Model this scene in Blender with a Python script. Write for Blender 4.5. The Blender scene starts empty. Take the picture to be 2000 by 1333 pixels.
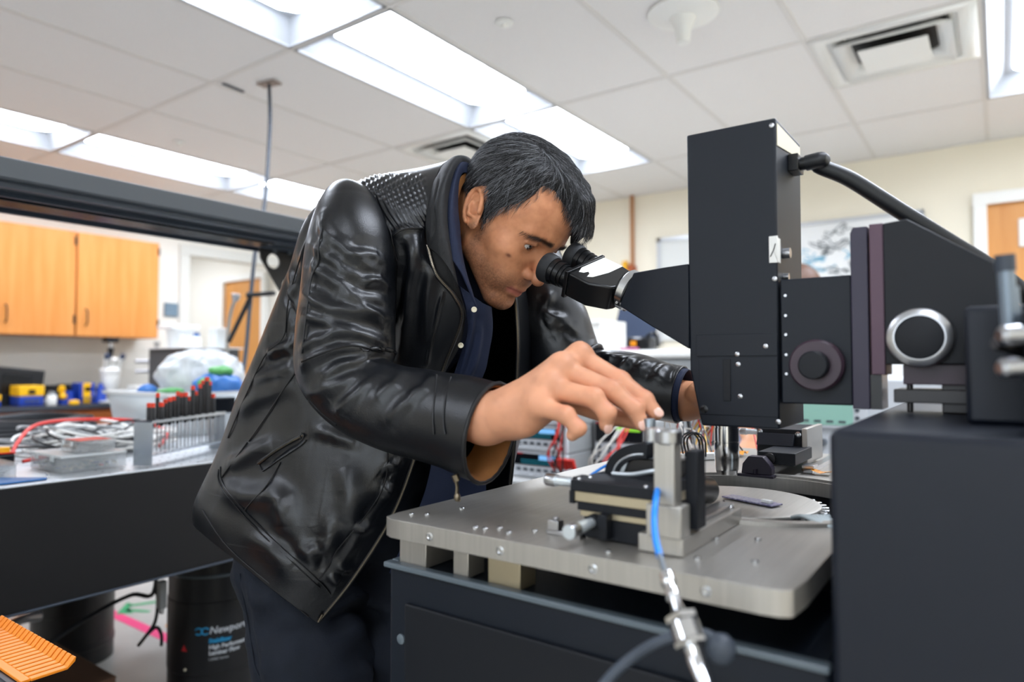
import bpy, bmesh, math, random
import numpy as np
from math import sin, cos, pi, radians
from mathutils import Vector, Matrix, noise as mnoise
random.seed(7); np.random.seed(7)
SC = bpy.context.scene
COL = SC.collection
# ------------------------------------------------------------ camera
EYE = Vector((0, 0, 1.166)); YAW = radians(35.6); PITCH = math.atan(45.5/1333); FPX = 1333.0
cam_d = bpy.data.cameras.new('camera'); cam = bpy.data.objects.new('camera', cam_d); COL.objects.link(cam)
cam.location = EYE; cam.rotation_euler = (pi/2+PITCH, 0, YAW)
cam_d.sensor_width = 36; cam_d.lens = 36*FPX/2000; cam_d.clip_start = .02
cam_d.dof.use_dof = True; cam_d.dof.focus_distance = 1.0; cam_d.dof.aperture_fstop = 2.6
SC.camera = cam
# ------------------------------------------------------------ world, exposure
w = bpy.data.worlds.new('world'); SC.world = w; w.use_nodes = True
w.node_tree.nodes['Background'].inputs[0].default_value = (.8, .87, 1, 1)
w.node_tree.nodes['Background'].inputs[1].default_value = .15
SC.view_settings.view_transform = 'Standard'; SC.view_settings.look = 'None'
SC.view_settings.gamma = 1; SC.view_settings.use_curve_mapping = False
SC.view_settings.exposure = 0.12
LAMP = 21.0
# added area light: bluish front fill from behind the camera
fill_l = bpy.data.lights.new('added_daylight_fill', 'AREA'); fill_l.shape = 'RECTANGLE'; fill_l.size = 2.9; fill_l.size_y = 1.25; fill_l.energy = 38; fill_l.color = (.82, .91, 1)
fill_o = bpy.data.objects.new('added_daylight_fill', fill_l); COL.objects.link(fill_o); fill_o.location = (-.1, -2.75, 1.6); fill_o.rotation_euler = (pi/2, 0, 0)
SC.cycles.use_denoising = True
SC.cycles.max_bounces = 8; SC.cycles.diffuse_bounces = 5; SC.cycles.transparent_max_bounces = 12
SC.cycles.sample_clamp_indirect = 6; SC.cycles.caustics_reflective = False; SC.cycles.caustics_refractive = False
# camera frame directions, used to lay out the figure in metres (right, up, depth)
FW = Vector((-sin(YAW)*cos(PITCH), cos(YAW)*cos(PITCH), sin(PITCH))); RT = Vector((cos(YAW), sin(YAW), 0)); UP = RT.cross(FW)
def P(px, py, d):
    return EYE + FW*d + RT*((px-1000)/FPX*d) + UP*((666.5-py)/FPX*d)
def PX(v):
    q = np.asarray(v, float)-np.array(EYE)
    d = q@np.array(FW)
    return 1000+FPX*(q@np.array(RT))/d, 666.5-FPX*(q@np.array(UP))/d, d
# ------------------------------------------------------------ materials
def srgb(h):
    if not isinstance(h, str): return (*h, 1)
    h = h.lstrip('#'); c = [int(h[i:i+2], 16)/255 for i in (0, 2, 4)]
    return (*[x/12.92 if x <= .04045 else ((x+.055)/1.055)**2.4 for x in c], 1)
MATS = {}
def mat(name, col='#888888', rough=.5, metal=0, bump=0, bscale=200, var=0, vscale=6, coat=0, emit=None, es=1, trans=0, ior=1.45, alpha=1, spec=.5, stretch=None, sss=0, col2=None, sheen=0, detail=3):
    if name in MATS: return MATS[name]
    m = bpy.data.materials.new(name); m.use_nodes = True; nt = m.node_tree; N = nt.nodes; L = nt.links
    b = N['Principled BSDF']; I = b.inputs
    I['Base Color'].default_value = srgb(col); I['Roughness'].default_value = rough; I['Metallic'].default_value = metal
    I['Coat Weight'].default_value = coat; I['Transmission Weight'].default_value = trans; I['IOR'].default_value = ior
    I['Alpha'].default_value = alpha; I['Specular IOR Level'].default_value = spec
    if sheen: I['Sheen Weight'].default_value = sheen
    if sss: I['Subsurface Weight'].default_value = sss; I['Subsurface Scale'].default_value = .01; I['Subsurface Radius'].default_value = (1, .35, .2)
    if emit: I['Emission Color'].default_value = srgb(emit); I['Emission Strength'].default_value = es
    if var or bump:
        tc = N.new('ShaderNodeTexCoord'); mp = N.new('ShaderNodeMapping'); L.new(tc.outputs['Object'], mp.inputs[0])
        if stretch: mp.inputs['Scale'].default_value = stretch
    if var:
        n = N.new('ShaderNodeTexNoise'); n.inputs['Scale'].default_value = vscale; n.inputs['Detail'].default_value = 6
        L.new(mp.outputs[0], n.inputs[0])
        mx = N.new('ShaderNodeMix'); mx.data_type = 'RGBA'
        c = srgb(col); c2 = srgb(col2) if col2 else (*[max(0, x*(1-var)) for x in c[:3]], 1)
        rr = N.new('ShaderNodeMapRange'); rr.inputs[1].default_value = .3; rr.inputs[2].default_value = .7
        L.new(n.outputs[0], rr.inputs[0]); L.new(rr.outputs[0], mx.inputs[0]); mx.inputs[6].default_value = c; mx.inputs[7].default_value = c2
        L.new(mx.outputs[2], I['Base Color'])
    if bump:
        n = N.new('ShaderNodeTexNoise'); n.inputs['Scale'].default_value = bscale; n.inputs['Detail'].default_value = detail
        L.new(mp.outputs[0], n.inputs[0])
        bp = N.new('ShaderNodeBump'); bp.inputs['Strength'].default_value = bump; bp.inputs['Distance'].default_value = .002
        L.new(n.outputs[0], bp.inputs['Height']); L.new(bp.outputs[0], I['Normal'])
    MATS[name] = m; return m
# ------------------------------------------------------------ mesh builder
def frame_of(d):
    d = Vector(d).normalized(); a = Vector((0, 0, 1)) if abs(d.z) < .9 else Vector((1, 0, 0))
    x = d.cross(a).normalized(); return x, x.cross(d).normalized()*-1, d
def spline(pts, n=8, closed=False):
    p = np.array([list(q) for q in pts], float); out = []
    m = len(p)
    for i in range(m if closed else m-1):
        g = lambda k: p[k % m] if closed else p[min(max(k, 0), m-1)]
        a, b, c, d = g(i-1), g(i), g(i+1), g(i+2)
        for k in range(n):
            t = k/n; out.append(.5*((2*b)+(-a+c)*t+(2*a-5*b+4*c-d)*t*t+(-a+3*b-3*c+d)*t**3))
    if not closed: out.append(p[-1])
    return np.array(out)
class MB:
    def __init__(s): s.v = []; s.f = []
    def add(s, v, f):
        k = len(s.v); s.v += [tuple(map(float, q)) for q in v]; s.f += [tuple(i+k for i in q) for q in f]; return s
    def box(s, c, d, rot=None):
        c = Vector(c); hx, hy, hz = d[0]/2, d[1]/2, d[2]/2
        vs = [Vector((x, y, z)) for x in (-hx, hx) for y in (-hy, hy) for z in (-hz, hz)]
        if rot is not None: vs = [rot @ q for q in vs]
        return s.add([q+c for q in vs], [(0, 1, 3, 2), (4, 6, 7, 5), (0, 4, 5, 1), (2, 3, 7, 6), (0, 2, 6, 4), (1, 5, 7, 3)])
    def b2(s, a, b):
        return s.box([(a[i]+b[i])/2 for i in range(3)], [abs(b[i]-a[i]) for i in range(3)])
    def cyl(s, a, b, r, r2=None, n=24, caps=True):
        a = Vector(a); b = Vector(b); r2 = r if r2 is None else r2; x, y, d = frame_of(b-a)
        v = [a+(x*cos(2*pi*i/n)+y*sin(2*pi*i/n))*r for i in range(n)]+[b+(x*cos(2*pi*i/n)+y*sin(2*pi*i/n))*r2 for i in range(n)]
        f = [(i, (i+1) % n, n+(i+1) % n, n+i) for i in range(n)]
        if caps: f += [tuple(range(n))[::-1], tuple(range(n, 2*n))]
        return s.add(v, f)
    def lathe(s, prof, o, d, n=32, arc=2*pi, ph=0, ring=0):
        if ring: prof = list(prof)+[prof[0]]
        o = Vector(o); x, y, d = frame_of(d); m = len(prof); v = []; f = []; full = abs(arc-2*pi) < 1e-6
        nn = n if full else n+1
        for i in range(nn):
            t = ph+arc*i/n
            for (h, r) in prof: v.append(o+d*h+(x*cos(t)+y*sin(t))*r)
        for i in range(n):
            j = (i+1) % nn
            for k in range(m-1): f.append((i*m+k, j*m+k, j*m+k+1, i*m+k+1))
        if full and not ring:
            if prof[0][1] > 1e-6: f.append(tuple(i*m for i in range(n))[::-1])
            if prof[-1][1] > 1e-6: f.append(tuple(i*m+m-1 for i in range(n)))
        return s.add(v, f)
    def tube(s, pts, r, n=10, sub=6, flat=1):
        q = spline(pts, sub) if sub > 1 else np.array([list(p) for p in pts], float)
        m = len(q); rr = np.interp(np.linspace(0, 1, m), np.linspace(0, 1, len(r)), r) if hasattr(r, '__len__') else np.full(m, r)
        t = np.gradient(q, axis=0); t /= np.linalg.norm(t, axis=1)[:, None]+1e-12
        x = np.cross(t[0], [0, 0, 1.0]);
        if np.linalg.norm(x) < .1: x = np.cross(t[0], [1.0, 0, 0])
        v = []; f = []
        for i in range(m):
            x = x-t[i]*(x@t[i]); x /= np.linalg.norm(x); y = np.cross(t[i], x)
            for k in range(n):
                a = 2*pi*k/n; v.append(q[i]+(x*cos(a)+y*sin(a)*flat)*rr[i])
        for i in range(m-1):
            for k in range(n): f.append((i*n+k, i*n+(k+1) % n, (i+1)*n+(k+1) % n, (i+1)*n+k))
        f += [tuple(range(n))[::-1], tuple((m-1)*n+k for k in range(n))]
        return s.add(v, f)
    def prism(s, poly, off):
        poly = [Vector(p) for p in poly]; off = Vector(off); n = len(poly)
        return s.add(poly+[p+off for p in poly], [tuple(range(n)), tuple(range(n, 2*n))[::-1]]+[(i, n+i, n+(i+1) % n, (i+1) % n) for i in range(n)])
    def ball(s, c, r, n=14, sc=(1, 1, 1)):
        c = Vector(c); v = []; f = []; m = n//2+1
        for i in range(m):
            a = pi*i/(m-1)
            for k in range(n): b = 2*pi*k/n; v.append(c+Vector((sin(a)*cos(b)*sc[0], sin(a)*sin(b)*sc[1], cos(a)*sc[2]))*r)
        for i in range(m-1):
            for k in range(n): f.append((i*n+k, (i+1)*n+k, (i+1)*n+(k+1) % n, i*n+(k+1) % n))
        return s.add(v, f)
def worldloc(p):
    l = Vector((0, 0, 0))
    while p is not None: l += p.location; p = p.parent
    return l
def O(name, mb, m, parent=None, bev=0, ang=35, weld=False, segs=2, kind=None, label=None):
    me = bpy.data.meshes.new(name); off = worldloc(parent)
    me.from_pydata([(a-off.x, b-off.y, c-off.z) for a, b, c in mb.v], [], mb.f)
    bm = bmesh.new(); bm.from_mesh(me)
    bmesh.ops.remove_doubles(bm, verts=bm.verts, dist=1e-6)
    bmesh.ops.recalc_face_normals(bm, faces=bm.faces); bm.to_mesh(me); bm.free()
    me.polygons.foreach_set('use_smooth', [True]*len(me.polygons)); me.set_sharp_from_angle(angle=radians(ang))
    me.materials.append(m if not isinstance(m, str) else MATS[m])
    o = bpy.data.objects.new(name, me); COL.objects.link(o); o.parent = parent
    if bev:
        b = o.modifiers.new('b', 'BEVEL'); b.width = bev; b.segments = segs; b.limit_method = 'ANGLE'; b.angle_limit = radians(32); b.use_clamp_overlap = True
    if kind: o['kind'] = kind
    if label: o['label'] = label
    return o
def T(name, label, cat, loc=(0, 0, 0), group=None):
    o = bpy.data.objects.new(name, None); COL.objects.link(o); o.location = loc; o.empty_display_size = .05
    return tag(o, label, cat, group)
def tag(o, label, cat, group=None):
    o['label'] = label; o['category'] = cat
    if group: o['group'] = group
    return o
def S(name, mb, m, parent=None, **k):
    o = O(name, mb, m, parent, **k)
    if parent is None: o['kind'] = 'structure'
    return o
def dup(root, loc=None, rz=None, label=None, parent=None):
    r = root.copy(); COL.objects.link(r)
    if parent is not None: r.parent = parent
    if loc is not None: r.location = loc
    if rz is not None: r.rotation_euler.z = rz
    if label: r['label'] = label
    for c in list(root.children): dup(c, parent=r)
    return r
def text(s, size, fn=None, name='lettering', m=None, parent=None, ext=.0003, shear=0, bold=0, segs=2):
    """lettering as a mesh: flat in x,y then mapped by fn to its place"""
    cu = bpy.data.curves.new('t', 'FONT'); cu.body = s; cu.size = size; cu.extrude = ext; cu.shear = shear; cu.offset = bold; cu.resolution_u = segs
    o = bpy.data.objects.new('t', cu); COL.objects.link(o); dg = bpy.context.evaluated_depsgraph_get(); dg.update()
    me = bpy.data.meshes.new_from_object(o.evaluated_get(dg)); bpy.data.objects.remove(o)
    mb = MB(); mb.add([fn(v.co) for v in me.vertices], [tuple(p.vertices) for p in me.polygons])
    r = O(name, mb, m, parent, ang=30); return r
# ============================================================ materials
mat('tile', '#eceae8', .95, bump=.6, bscale=160, var=.05, vscale=220)
mat('grid_white', '#dddad6', .6); mat('wall_cream', '#f3ecd9', .85, bump=.15, bscale=60); mat('wall_white', '#edeae2', .85, bump=.1, bscale=60)
mat('floor_vinyl', '#b9b7b2', .35, var=.12, vscale=9); mat('white_paint', '#eeeeea', .5)
mat('trim_grey', '#d8d8d2', .5); mat('door_wood', '#d79a55', .45, var=.15, vscale=3, stretch=(8, 8, .6), col2='#c98743')
mat('oak', '#d8924e', .45, var=.2, vscale=2.5, stretch=(10, 10, .7), col2='#cc8038'); mat('oak_dark', '#b4622a', .5, var=.2, vscale=2, stretch=(1, 1, 8))
mat('black_metal', '#15171b', .45); mat('countertop', '#2f343c', .4); mat('steel_hw', '#8e8e90', .3, metal=1); mat('dark_hw', '#3a3530', .4, metal=.6)
mat('lens', '#ffffff', .5, emit='#e9f1ff', es=LAMP); mat('pan', '#b0b3b7', .55)
mat('duct_dark', '#0c0d10', .7); mat('whiteboard', '#eef0f0', .25)
# ============================================================ room shell
ZC = 2.53; X0, X1, Y0, Y1 = -5.76, 3.1, -2.6, 5.05
S('floor', MB().b2((-9.2, Y0-.1, -.1), (X1+.1, Y1+.1, 0)), MATS['floor_vinyl'])
ceil = S('ceiling', MB().b2((X0-.1, Y0-.1, 2.66), (X1+.1, Y1+.1, 2.72)), MATS['white_paint'])
def cell(k, j): return (-.0400-.6096*(k+1), -.0400-.6096*k, 3.03+1.2192*j, 3.03+1.2192*(j+1))
LIGHTS = [(k, j) for k in (-5, -1, 3, 7) for j in (-4, -3, -2, -1, 0) if not (j == -3)]
DIFF = [(0, 0), (4, 0)]
g = .006
tile0 = None
bars = MB()
for k in range(-6, 10):
    for j in range(-5, 2):
        a, b, c, d = cell(k, j)
        a = max(a, X0); b = min(b, X1); c = max(c, Y0); d = min(d, Y1)
        if b-a < .05 or d-c < .05 or (k, j) in LIGHTS: continue
        if (k, j) in DIFF: c += .6096
        if min(d-c, 9) > 1.21 and b-a > .6:
            if tile0 is None:
                tile0 = O('tile', MB().b2((a+g, c+g, ZC+.004), (b-g, d-g, ZC+.02)), MATS['tile'], ceil, bev=.002); t0 = (a, c)
            else:
                t = tile0.copy(); COL.objects.link(t); t.location = (a-t0[0], c-t0[1], 0)
        else: O('tile', MB().b2((a+g, c+g, ZC+.004), (b-g, d-g, ZC+.02)), MATS['tile'], ceil, bev=.002)
for k in range(-6, 11):
    x = -.04-.6096*k
    if X0 < x < X1: bars.b2((x-.012, Y0, ZC), (x+.012, Y1, ZC+.006)).b2((x-.003, Y0, ZC+.003), (x+.003, Y1, ZC+.04))
for j in range(-5, 3):
    y = 3.03+1.2192*j
    if Y0 < y < Y1: bars.b2((X0, y-.012, ZC-.0005), (X1, y+.012, ZC+.005)).b2((X0, y-.003, ZC+.002), (X1, y+.003, ZC+.04))
for (k, j) in DIFF:
    a, b, c, d = cell(k, j); bars.b2((a, c+.6096-.012, ZC-.0004), (b, c+.6096+.012, ZC+.005))
bars.b2((X0, Y1-.02, ZC-.002), (X1, Y1, ZC+.004)).b2((X0, Y0, ZC-.002), (X0+.02, Y1, ZC+.004))
O('ceiling_grid', bars, MATS['grid_white'], ceil)
W = MATS['wall_cream']
S('wall_back', MB().b2((-9.2, Y1, 0), (X1+.1, Y1+.12, 2.8)), W)
lw = MB().b2((X0-.12, Y0-.1, 0), (X0, 3.19, 2.8)).b2((X0-.12, 3.19, 2.12), (X0, 4.35, 2.8)).b2((X0-.12, 4.35, 0), (X0, Y1, 2.8))
S('wall_left', lw, MATS['wall_white'])
al = MB().b2((-9.2, 4.35, 0), (X0-.12, 4.45, 2.8)).b2((-9.2, 2.4, 0), (-9.1, 4.45, 2.8)).b2((-9.2, 2.4, 0), (X0-.12, 2.5, 2.8)).b2((-9.2, 2.4, 2.5), (X0-.13, 4.45, 2.56))
S('wall_alcove', al, MATS['wall_white'])
S('wall_right', MB().b2((X1, Y0-.1, 0), (X1+.1, Y1+.1, 2.8)), W)
WX0, WX1, WZ0, WZ1 = -1.6, 1.4, .95, 2.25
S('wall_front', MB().b2((X0-.1, Y0-.12, 0), (WX0, Y0, 2.8)).b2((WX1, Y0-.12, 0), (X1+.1, Y0, 2.8)).b2((WX0, Y0-.12, 0), (WX1, Y0, WZ0)).b2((WX0, Y0-.12, WZ1), (WX1, Y0, 2.8)), W)
wn = S('added_window_1', MB().b2((WX0, Y0-.08, WZ0), (WX0+.05, Y0-.02, WZ1)).b2((WX1-.05, Y0-.08, WZ0), (WX1, Y0-.02, WZ1)).b2((WX0+.05, Y0-.08, WZ0), (WX1-.05, Y0-.02, WZ0+.05)).b2((WX0+.05, Y0-.08, WZ1-.05), (WX1-.05, Y0-.02, WZ1)).b2((-.125, Y0-.08, WZ0+.05), (-.075, Y0-.02, WZ1-.05)), MATS['white_paint'], bev=.004)  # added window, out of view, to let in the front fill light
# opening trim in the left wall
S('trim_1', MB().b2((X0, 3.10, 0), (X0+.02, 3.19, 2.119)).b2((X0, 3.10, 2.12), (X0+.02, 4.44, 2.21)).b2((X0, 4.35, 0), (X0+.02, 4.44, 2.119)), MATS['trim_grey'], bev=.003)
def door(name, cx0, cx1, y, ztop, fr=.06, m='door_wood', hx=None):
    d = S(name, MB().b2((cx0, y-.03, .01), (cx1, y-.001, ztop)), MATS[m])
    O('door_frame', MB().b2((cx0-fr, y-.07, 0), (cx0, y, ztop)).b2((cx1, y-.07, 0), (cx1+fr, y, ztop)).b2((cx0-fr, y-.07, ztop), (cx1+fr, y, ztop+fr)), MATS['white_paint'], d, bev=.004)
    O('door_handle', MB().cyl((hx, y-.03, 1.0), (hx, y-.09, 1.0), .012).cyl((hx, y-.085, 1.0), (hx+.11, y-.085, 1.0), .009), MATS['steel_hw'], d)
    return d
door('door_1', -7.03, -6.32, 4.35, 2.08, hx=-6.95)
d2 = door('door_2', -.05, .86, Y1, 2.134, .07, hx=.03)
O('room_sign', MB().b2((.1, Y1-.045, 1.86), (.22, Y1-.03, 2.03)), mat('sign_white', '#e8e6e0', .4), d2, bev=.01)
d3 = S('door_3', MB().b2((X0, 4.5, .01), (X0+.03, 4.98, 2.0)), MATS['door_wood'])
S('baseboard_back', MB().b2((-5.7, Y1-.015, 0), (-.2, Y1, .1)), mat('base_black', '#222222', .6))
# ceiling lights
for (k, j) in LIGHTS:
    a, b, c, d = cell(k, j); cx, cy = (a+b)/2, (c+d)/2
    where = {7: 'over the wooden cabinets', 3: 'in the row over the man', -1: 'in the row on the right', -5: 'out of view on the far right'}[k]
    nth = {0: 'nearest the back wall', -1: 'second from the back', -2: 'third from the back', -4: 'behind the viewer'}[j]
    t = T('ceiling_light', f'recessed ceiling light {where}, {nth}', 'ceiling light', (cx, cy, ZC), 'recessed ceiling lights')
    hx, hy = .285, .59; ix, iy = .225, .545; zt = ZC+.085
    pan = MB(); o_ = [(cx+sx*hx, cy+sy*hy, ZC+.003) for sx, sy in ((-1, -1), (1, -1), (1, 1), (-1, 1))]; i_ = [(cx+sx*ix, cy+sy*iy, zt) for sx, sy in ((-1, -1), (1, -1), (1, 1), (-1, 1))]
    pan.add(o_+i_, [(q, (q+1) % 4, 4+(q+1) % 4, 4+q) for q in range(4)]+[(4, 5, 6, 7)])
    O('housing', pan, MATS['pan'], t)
    O('frame', MB().b2((a+.008, c+.008, ZC-.002), (a+.022, d-.008, ZC+.006)).b2((b-.022, c+.008, ZC-.002), (b-.008, d-.008, ZC+.006)).b2((a+.008, c+.008, ZC-.002), (b-.008, c+.022, ZC+.006)).b2((a+.008, d-.022, ZC-.002), (b-.008, d-.008, ZC+.006)), MATS['pan'], t, bev=.001)
    ln = MB(); n = 10; v = []; r0 = .138
    prof = [(r0*cos(pi*q/n), r0*.12*sin(pi*q/n)) for q in range(n+1)]
    hy2 = .55
    for yy, sc in ((-hy2, .35), (-hy2+.03, .8), (-hy2+.09, 1), (hy2-.09, 1), (hy2-.03, .8), (hy2, .35)):
        v += [(cx+px*sc*1.35, cy+yy, zt-.004-pz*sc) for px, pz in prof]
    m_ = n+1; ln.add(v, [(q*m_+p, q*m_+p+1, (q+1)*m_+p+1, (q+1)*m_+p) for q in range(5) for p in range(n)]+[tuple(range(m_)), tuple(5*m_+p for p in range(m_))])
    O('diffuser', ln, MATS['lens'], t, ang=80)
# air diffusers
for (k, j) in DIFF:
    a, b, c, d = cell(k, j); d = c+.6096; cx, cy = (a+b)/2, (c+d)/2
    t = T('air_vent', 'white square ceiling air vent in the row of tiles beside the right lights' if k == 0 else 'white ceiling air vent above the head of the man in the leather jacket', 'air vent', (cx, cy, ZC), 'square ceiling air vents')
    O('duct', MB().cyl((cx, cy, ZC+.1), (cx, cy, ZC+.02), .19, n=32), MATS['duct_dark'], t)
    def sq(h0, z0, h1, z1):
        v = [(cx+sx*h0, cy+sy*h0, z0) for sx, sy in ((-1, -1), (1, -1), (1, 1), (-1, 1))]+[(cx+sx*h1, cy+sy*h1, z1) for sx, sy in ((-1, -1), (1, -1), (1, 1), (-1, 1))]
        return MB().add(v, [(q, (q+1) % 4, 4+(q+1) % 4, 4+q) for q in range(4)])
    def solid(o): s_ = o.modifiers.new('s', 'SOLIDIFY'); s_.thickness = .004; return o
    solid(O('plate', sq(.298, ZC-.001, .235, ZC+.0), MATS['white_paint'], t))
    solid(O('cone', sq(.235, ZC, .19, ZC+.06), MATS['white_paint'], t))
    solid(O('cone', sq(.215, ZC-.022, .15, ZC+.03), MATS['white_paint'], t))
    O('centre_plate', MB().b2((cx-.13, cy-.13, ZC-.03), (cx+.13, cy+.13, ZC-.022)), MATS['white_paint'], t, bev=.003)
    O('strut', MB().tube([(cx-.12, cy-.12, ZC-.02), (cx+.12, cy+.12, ZC+.04)], .004, sub=1).tube([(cx+.12, cy-.12, ZC-.02), (cx-.12, cy+.12, ZC+.04)], .004, sub=1), MATS['steel_hw'], t)
t = T('ceiling_antenna', 'white round ceiling fixture with a cone hanging below it', 'antenna', (-.975, 2.50, ZC))
O('disc', MB().lathe([(0, .135), (.008, .135), (.022, .10), (.026, .05)], (-.975, 2.50, ZC), (0, 0, -1), n=40), MATS['white_paint'], t)
O('cone', MB().lathe([(.02, .055), (.04, .042), (.075, .03), (.12, .025), (.124, .02)], (-.975, 2.50, ZC), (0, 0, -1)), MATS['white_paint'], t)
for (x, y, l) in ((-1.587, 2.163, 'small white sprinkler cap in the tile beside the large lamp'), (-4.077, 2.183, 'small sprinkler cap in the tile beside the far lamp row')):
    tag(O('sprinkler_cap', MB().lathe([(0, .035), (.004, .035), (.006, .03), (.007, .012), (.02, .010)], (x, y, ZC), (0, 0, -1)), MATS['white_paint']), l, 'sprinkler')
# ============================================================ left wall furniture
def wall_cabinet(y0, y1, hy, label):
    c = T('wall_cabinet', label, 'cabinet', (-5.76, (y0+y1)/2, 1.37), 'wooden wall cabinets')
    O('body', MB().b2((-5.755, y0, 1.37), (-5.452, y1, 2.13)), MATS['oak'], c, bev=.002)
    d_ = O('door', MB().b2((-5.45, y0+.004, 1.372), (-5.43, y1-.004, 2.128)), MATS['oak'], c, bev=.002)
    O('handle', MB().tube([(-5.43, hy, 1.45), (-5.405, hy, 1.465), (-5.40, hy, 1.51), (-5.405, hy, 1.555), (-5.43, hy, 1.57)], .005), MATS['dark_hw'], d_)
    for z in (1.46, 2.03): O('hinge', MB().cyl((-5.428, y1-.006, z), (-5.428, y1-.006, z+.06), .008, n=10), MATS['dark_hw'], c)
    return c
for y0, y1, hy, l in ((1.07, 1.615, 1.11, 'wooden wall cabinet cut off by the left edge of the photo'), (1.62, 2.165, 1.738, 'wooden wall cabinet with hinges beside the middle gap'), (2.17, 2.765, 2.235, 'wooden wall cabinet at the end of the run beside the white wall')):
    wall_cabinet(y0, y1, hy, l)
ct = tag(O('countertop', MB().b2((-5.755, -1.2, .857), (-5.12, 3.0, .887)), MATS['countertop'], bev=.003), 'long dark countertop on orange wooden drawers along the left wall', 'countertop')
for i, (y0, y1) in enumerate(((-1.2, -.4), (-.4, .4), (.4, 1.2), (1.2, 2.13), (2.13, 3.0))):
    c = T('base_cabinet', ['far end wooden base cabinet under the dark countertop, out of view', 'second wooden base cabinet under the dark countertop, out of view', 'wooden base cabinet at the left photo edge under the dark countertop', 'wide orange wooden drawer unit under the soldering stations', 'orange wooden drawer unit partly behind the clear tote'][i], 'cabinet', (-5.4, (y0+y1)/2, 0), 'wooden base cabinets')
    O('body', MB().b2((-5.755, y0+.002, .1), (-5.17, y1-.002, .855)), MATS['oak_dark'], c, bev=.002)
    O('plinth', MB().b2((-5.755, y0+.002, 0), (-5.23, y1-.002, .1)), MATS['base_black'], c)
    for z0, z1 in ((.69, .835), (.12, .675)):
        d_ = O('drawer' if z0 > .5 else 'door', MB().b2((-5.168, y0+.02, z0), (-5.15, y1-.02, z1)), MATS['oak_dark'], c, bev=.002)
        O('handle', MB().tube([(-5.15, (y0+y1)/2-.05, z1-.07), (-5.125, (y0+y1)/2-.04, z1-.07), (-5.125, (y0+y1)/2+.04, z1-.07), (-5.15, (y0+y1)/2+.05, z1-.07)], .005), MATS['dark_hw'], d_)
tag(O('wall_notice', MB().b2((-5.757, 2.975, 1.573), (-5.745, 3.09, 1.69)), mat('notice_blue', '#6f8697', .5), bev=.002), 'grey blue wall panel beside the wooden cabinets', 'wall panel')
# ============================================================ back wall things
wbd = T('whiteboard', 'whiteboard with faint black and blue marker sketches on the back wall', 'whiteboard', (-.9, Y1, 1.6))
O('board', MB().b2((-1.6, Y1-.02, 1.0), (-.40, Y1-.002, 2.14)), MATS['whiteboard'], wbd)
O('frame', MB().b2((-1.62, Y1-.03, 2.13), (-.38, Y1-.002, 2.15)).b2((-1.62, Y1-.03, .98), (-.38, Y1-.002, 1.0)).b2((-1.62, Y1-.03, .98), (-1.60, Y1-.002, 2.15)).b2((-.40, Y1-.03, .98), (-.38, Y1-.002, 2.15)), mat('alu', '#c9ccd0', .35, metal=.7), wbd, bev=.002)
rs = random.Random(3)
def scrib(x, z, wd, ht, n, colr, name):
    mb = MB()
    for i in range(n):
        p = [(x+rs.uniform(-wd, wd), Y1-.022, z+rs.uniform(-ht, ht))]
        for q in range(3): p.append((p[-1][0]+rs.uniform(-.06, .06), Y1-.022, p[-1][2]+rs.uniform(-.03, .03)))
        mb.tube(p, .003, n=4, sub=3)
    O(name, mb, colr, wbd)
ink = mat('ink_black', '#5c6468', .6); blue = mat('ink_blue', '#6db6d2', .6)
scrib(-.93, 2.0, .12, .08, 22, ink, 'ink_sketch'); scrib(-1.05, 1.86, .1, .06, 16, blue, 'ink_sketch'); scrib(-.75, 1.93, .05, .1, 12, blue, 'ink_sketch')
scrib(-.85, 1.8, .12, .03, 12, ink, 'ink_sketch'); scrib(-.9, 1.68, .2, .06, 14, blue, 'ink_sketch'); scrib(-1.4, 1.7, .12, .2, 14, ink, 'ink_sketch')
pp = T('wall_pipe', 'thin copper brown pipe running down the back wall', 'pipe', (-2.40, Y1-.03, 0))
O('pipe', MB().cyl((-2.40, Y1-.03, .5), (-2.40, Y1-.03, ZC), .016, n=12), mat('copper_paint', '#b07a4e', .45), pp)
O('valve', MB().cyl((-2.40, Y1-.075, 1.94), (-2.40, Y1-.01, 1.94), .028), mat('valve_red', '#a8562e', .4), pp)
O('coupling', MB().cyl((-2.46, Y1-.04, 1.92), (-2.46, Y1-.04, 2.0), .024), mat('yellow', '#f0b416', .4), pp)
nb = T('notice_board', 'pale grey framed panel on the back wall beside the brown pipe', 'panel', (-2.0, Y1, 1.8))
O('board', MB().b2((-2.17, Y1-.02, 1.35), (-1.80, Y1-.002, 2.14)), mat('panel_pale', '#dcdedb', .5), nb)
O('frame', MB().b2((-2.19, Y1-.03, 2.13), (-1.78, Y1-.001, 2.16)).b2((-2.19, Y1-.03, 1.33), (-2.16, Y1-.001, 2.16)), MATS['alu'], nb)

al_ = T('ceiling_light', 'added unseen ceiling light brightening the alcove beyond the left wall opening', 'ceiling light', (-7.3, 3.4, 2.5))  # added out of view to brighten the alcove
O('diffuser', MB().b2((-7.9, 3.1, 2.485), (-6.7, 3.7, 2.499)), mat('alcove_fill', '#ffffff', .5, emit='#eef4ff', es=11), al_)
O('frame', MB().b2((-7.93, 3.07, 2.488), (-7.9, 3.73, 2.5)).b2((-6.7, 3.07, 2.488), (-6.67, 3.73, 2.5)).b2((-7.9, 3.07, 2.488), (-6.7, 3.1, 2.5)).b2((-7.9, 3.7, 2.488), (-6.7, 3.73, 2.5)), MATS['pan'], al_)
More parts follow.
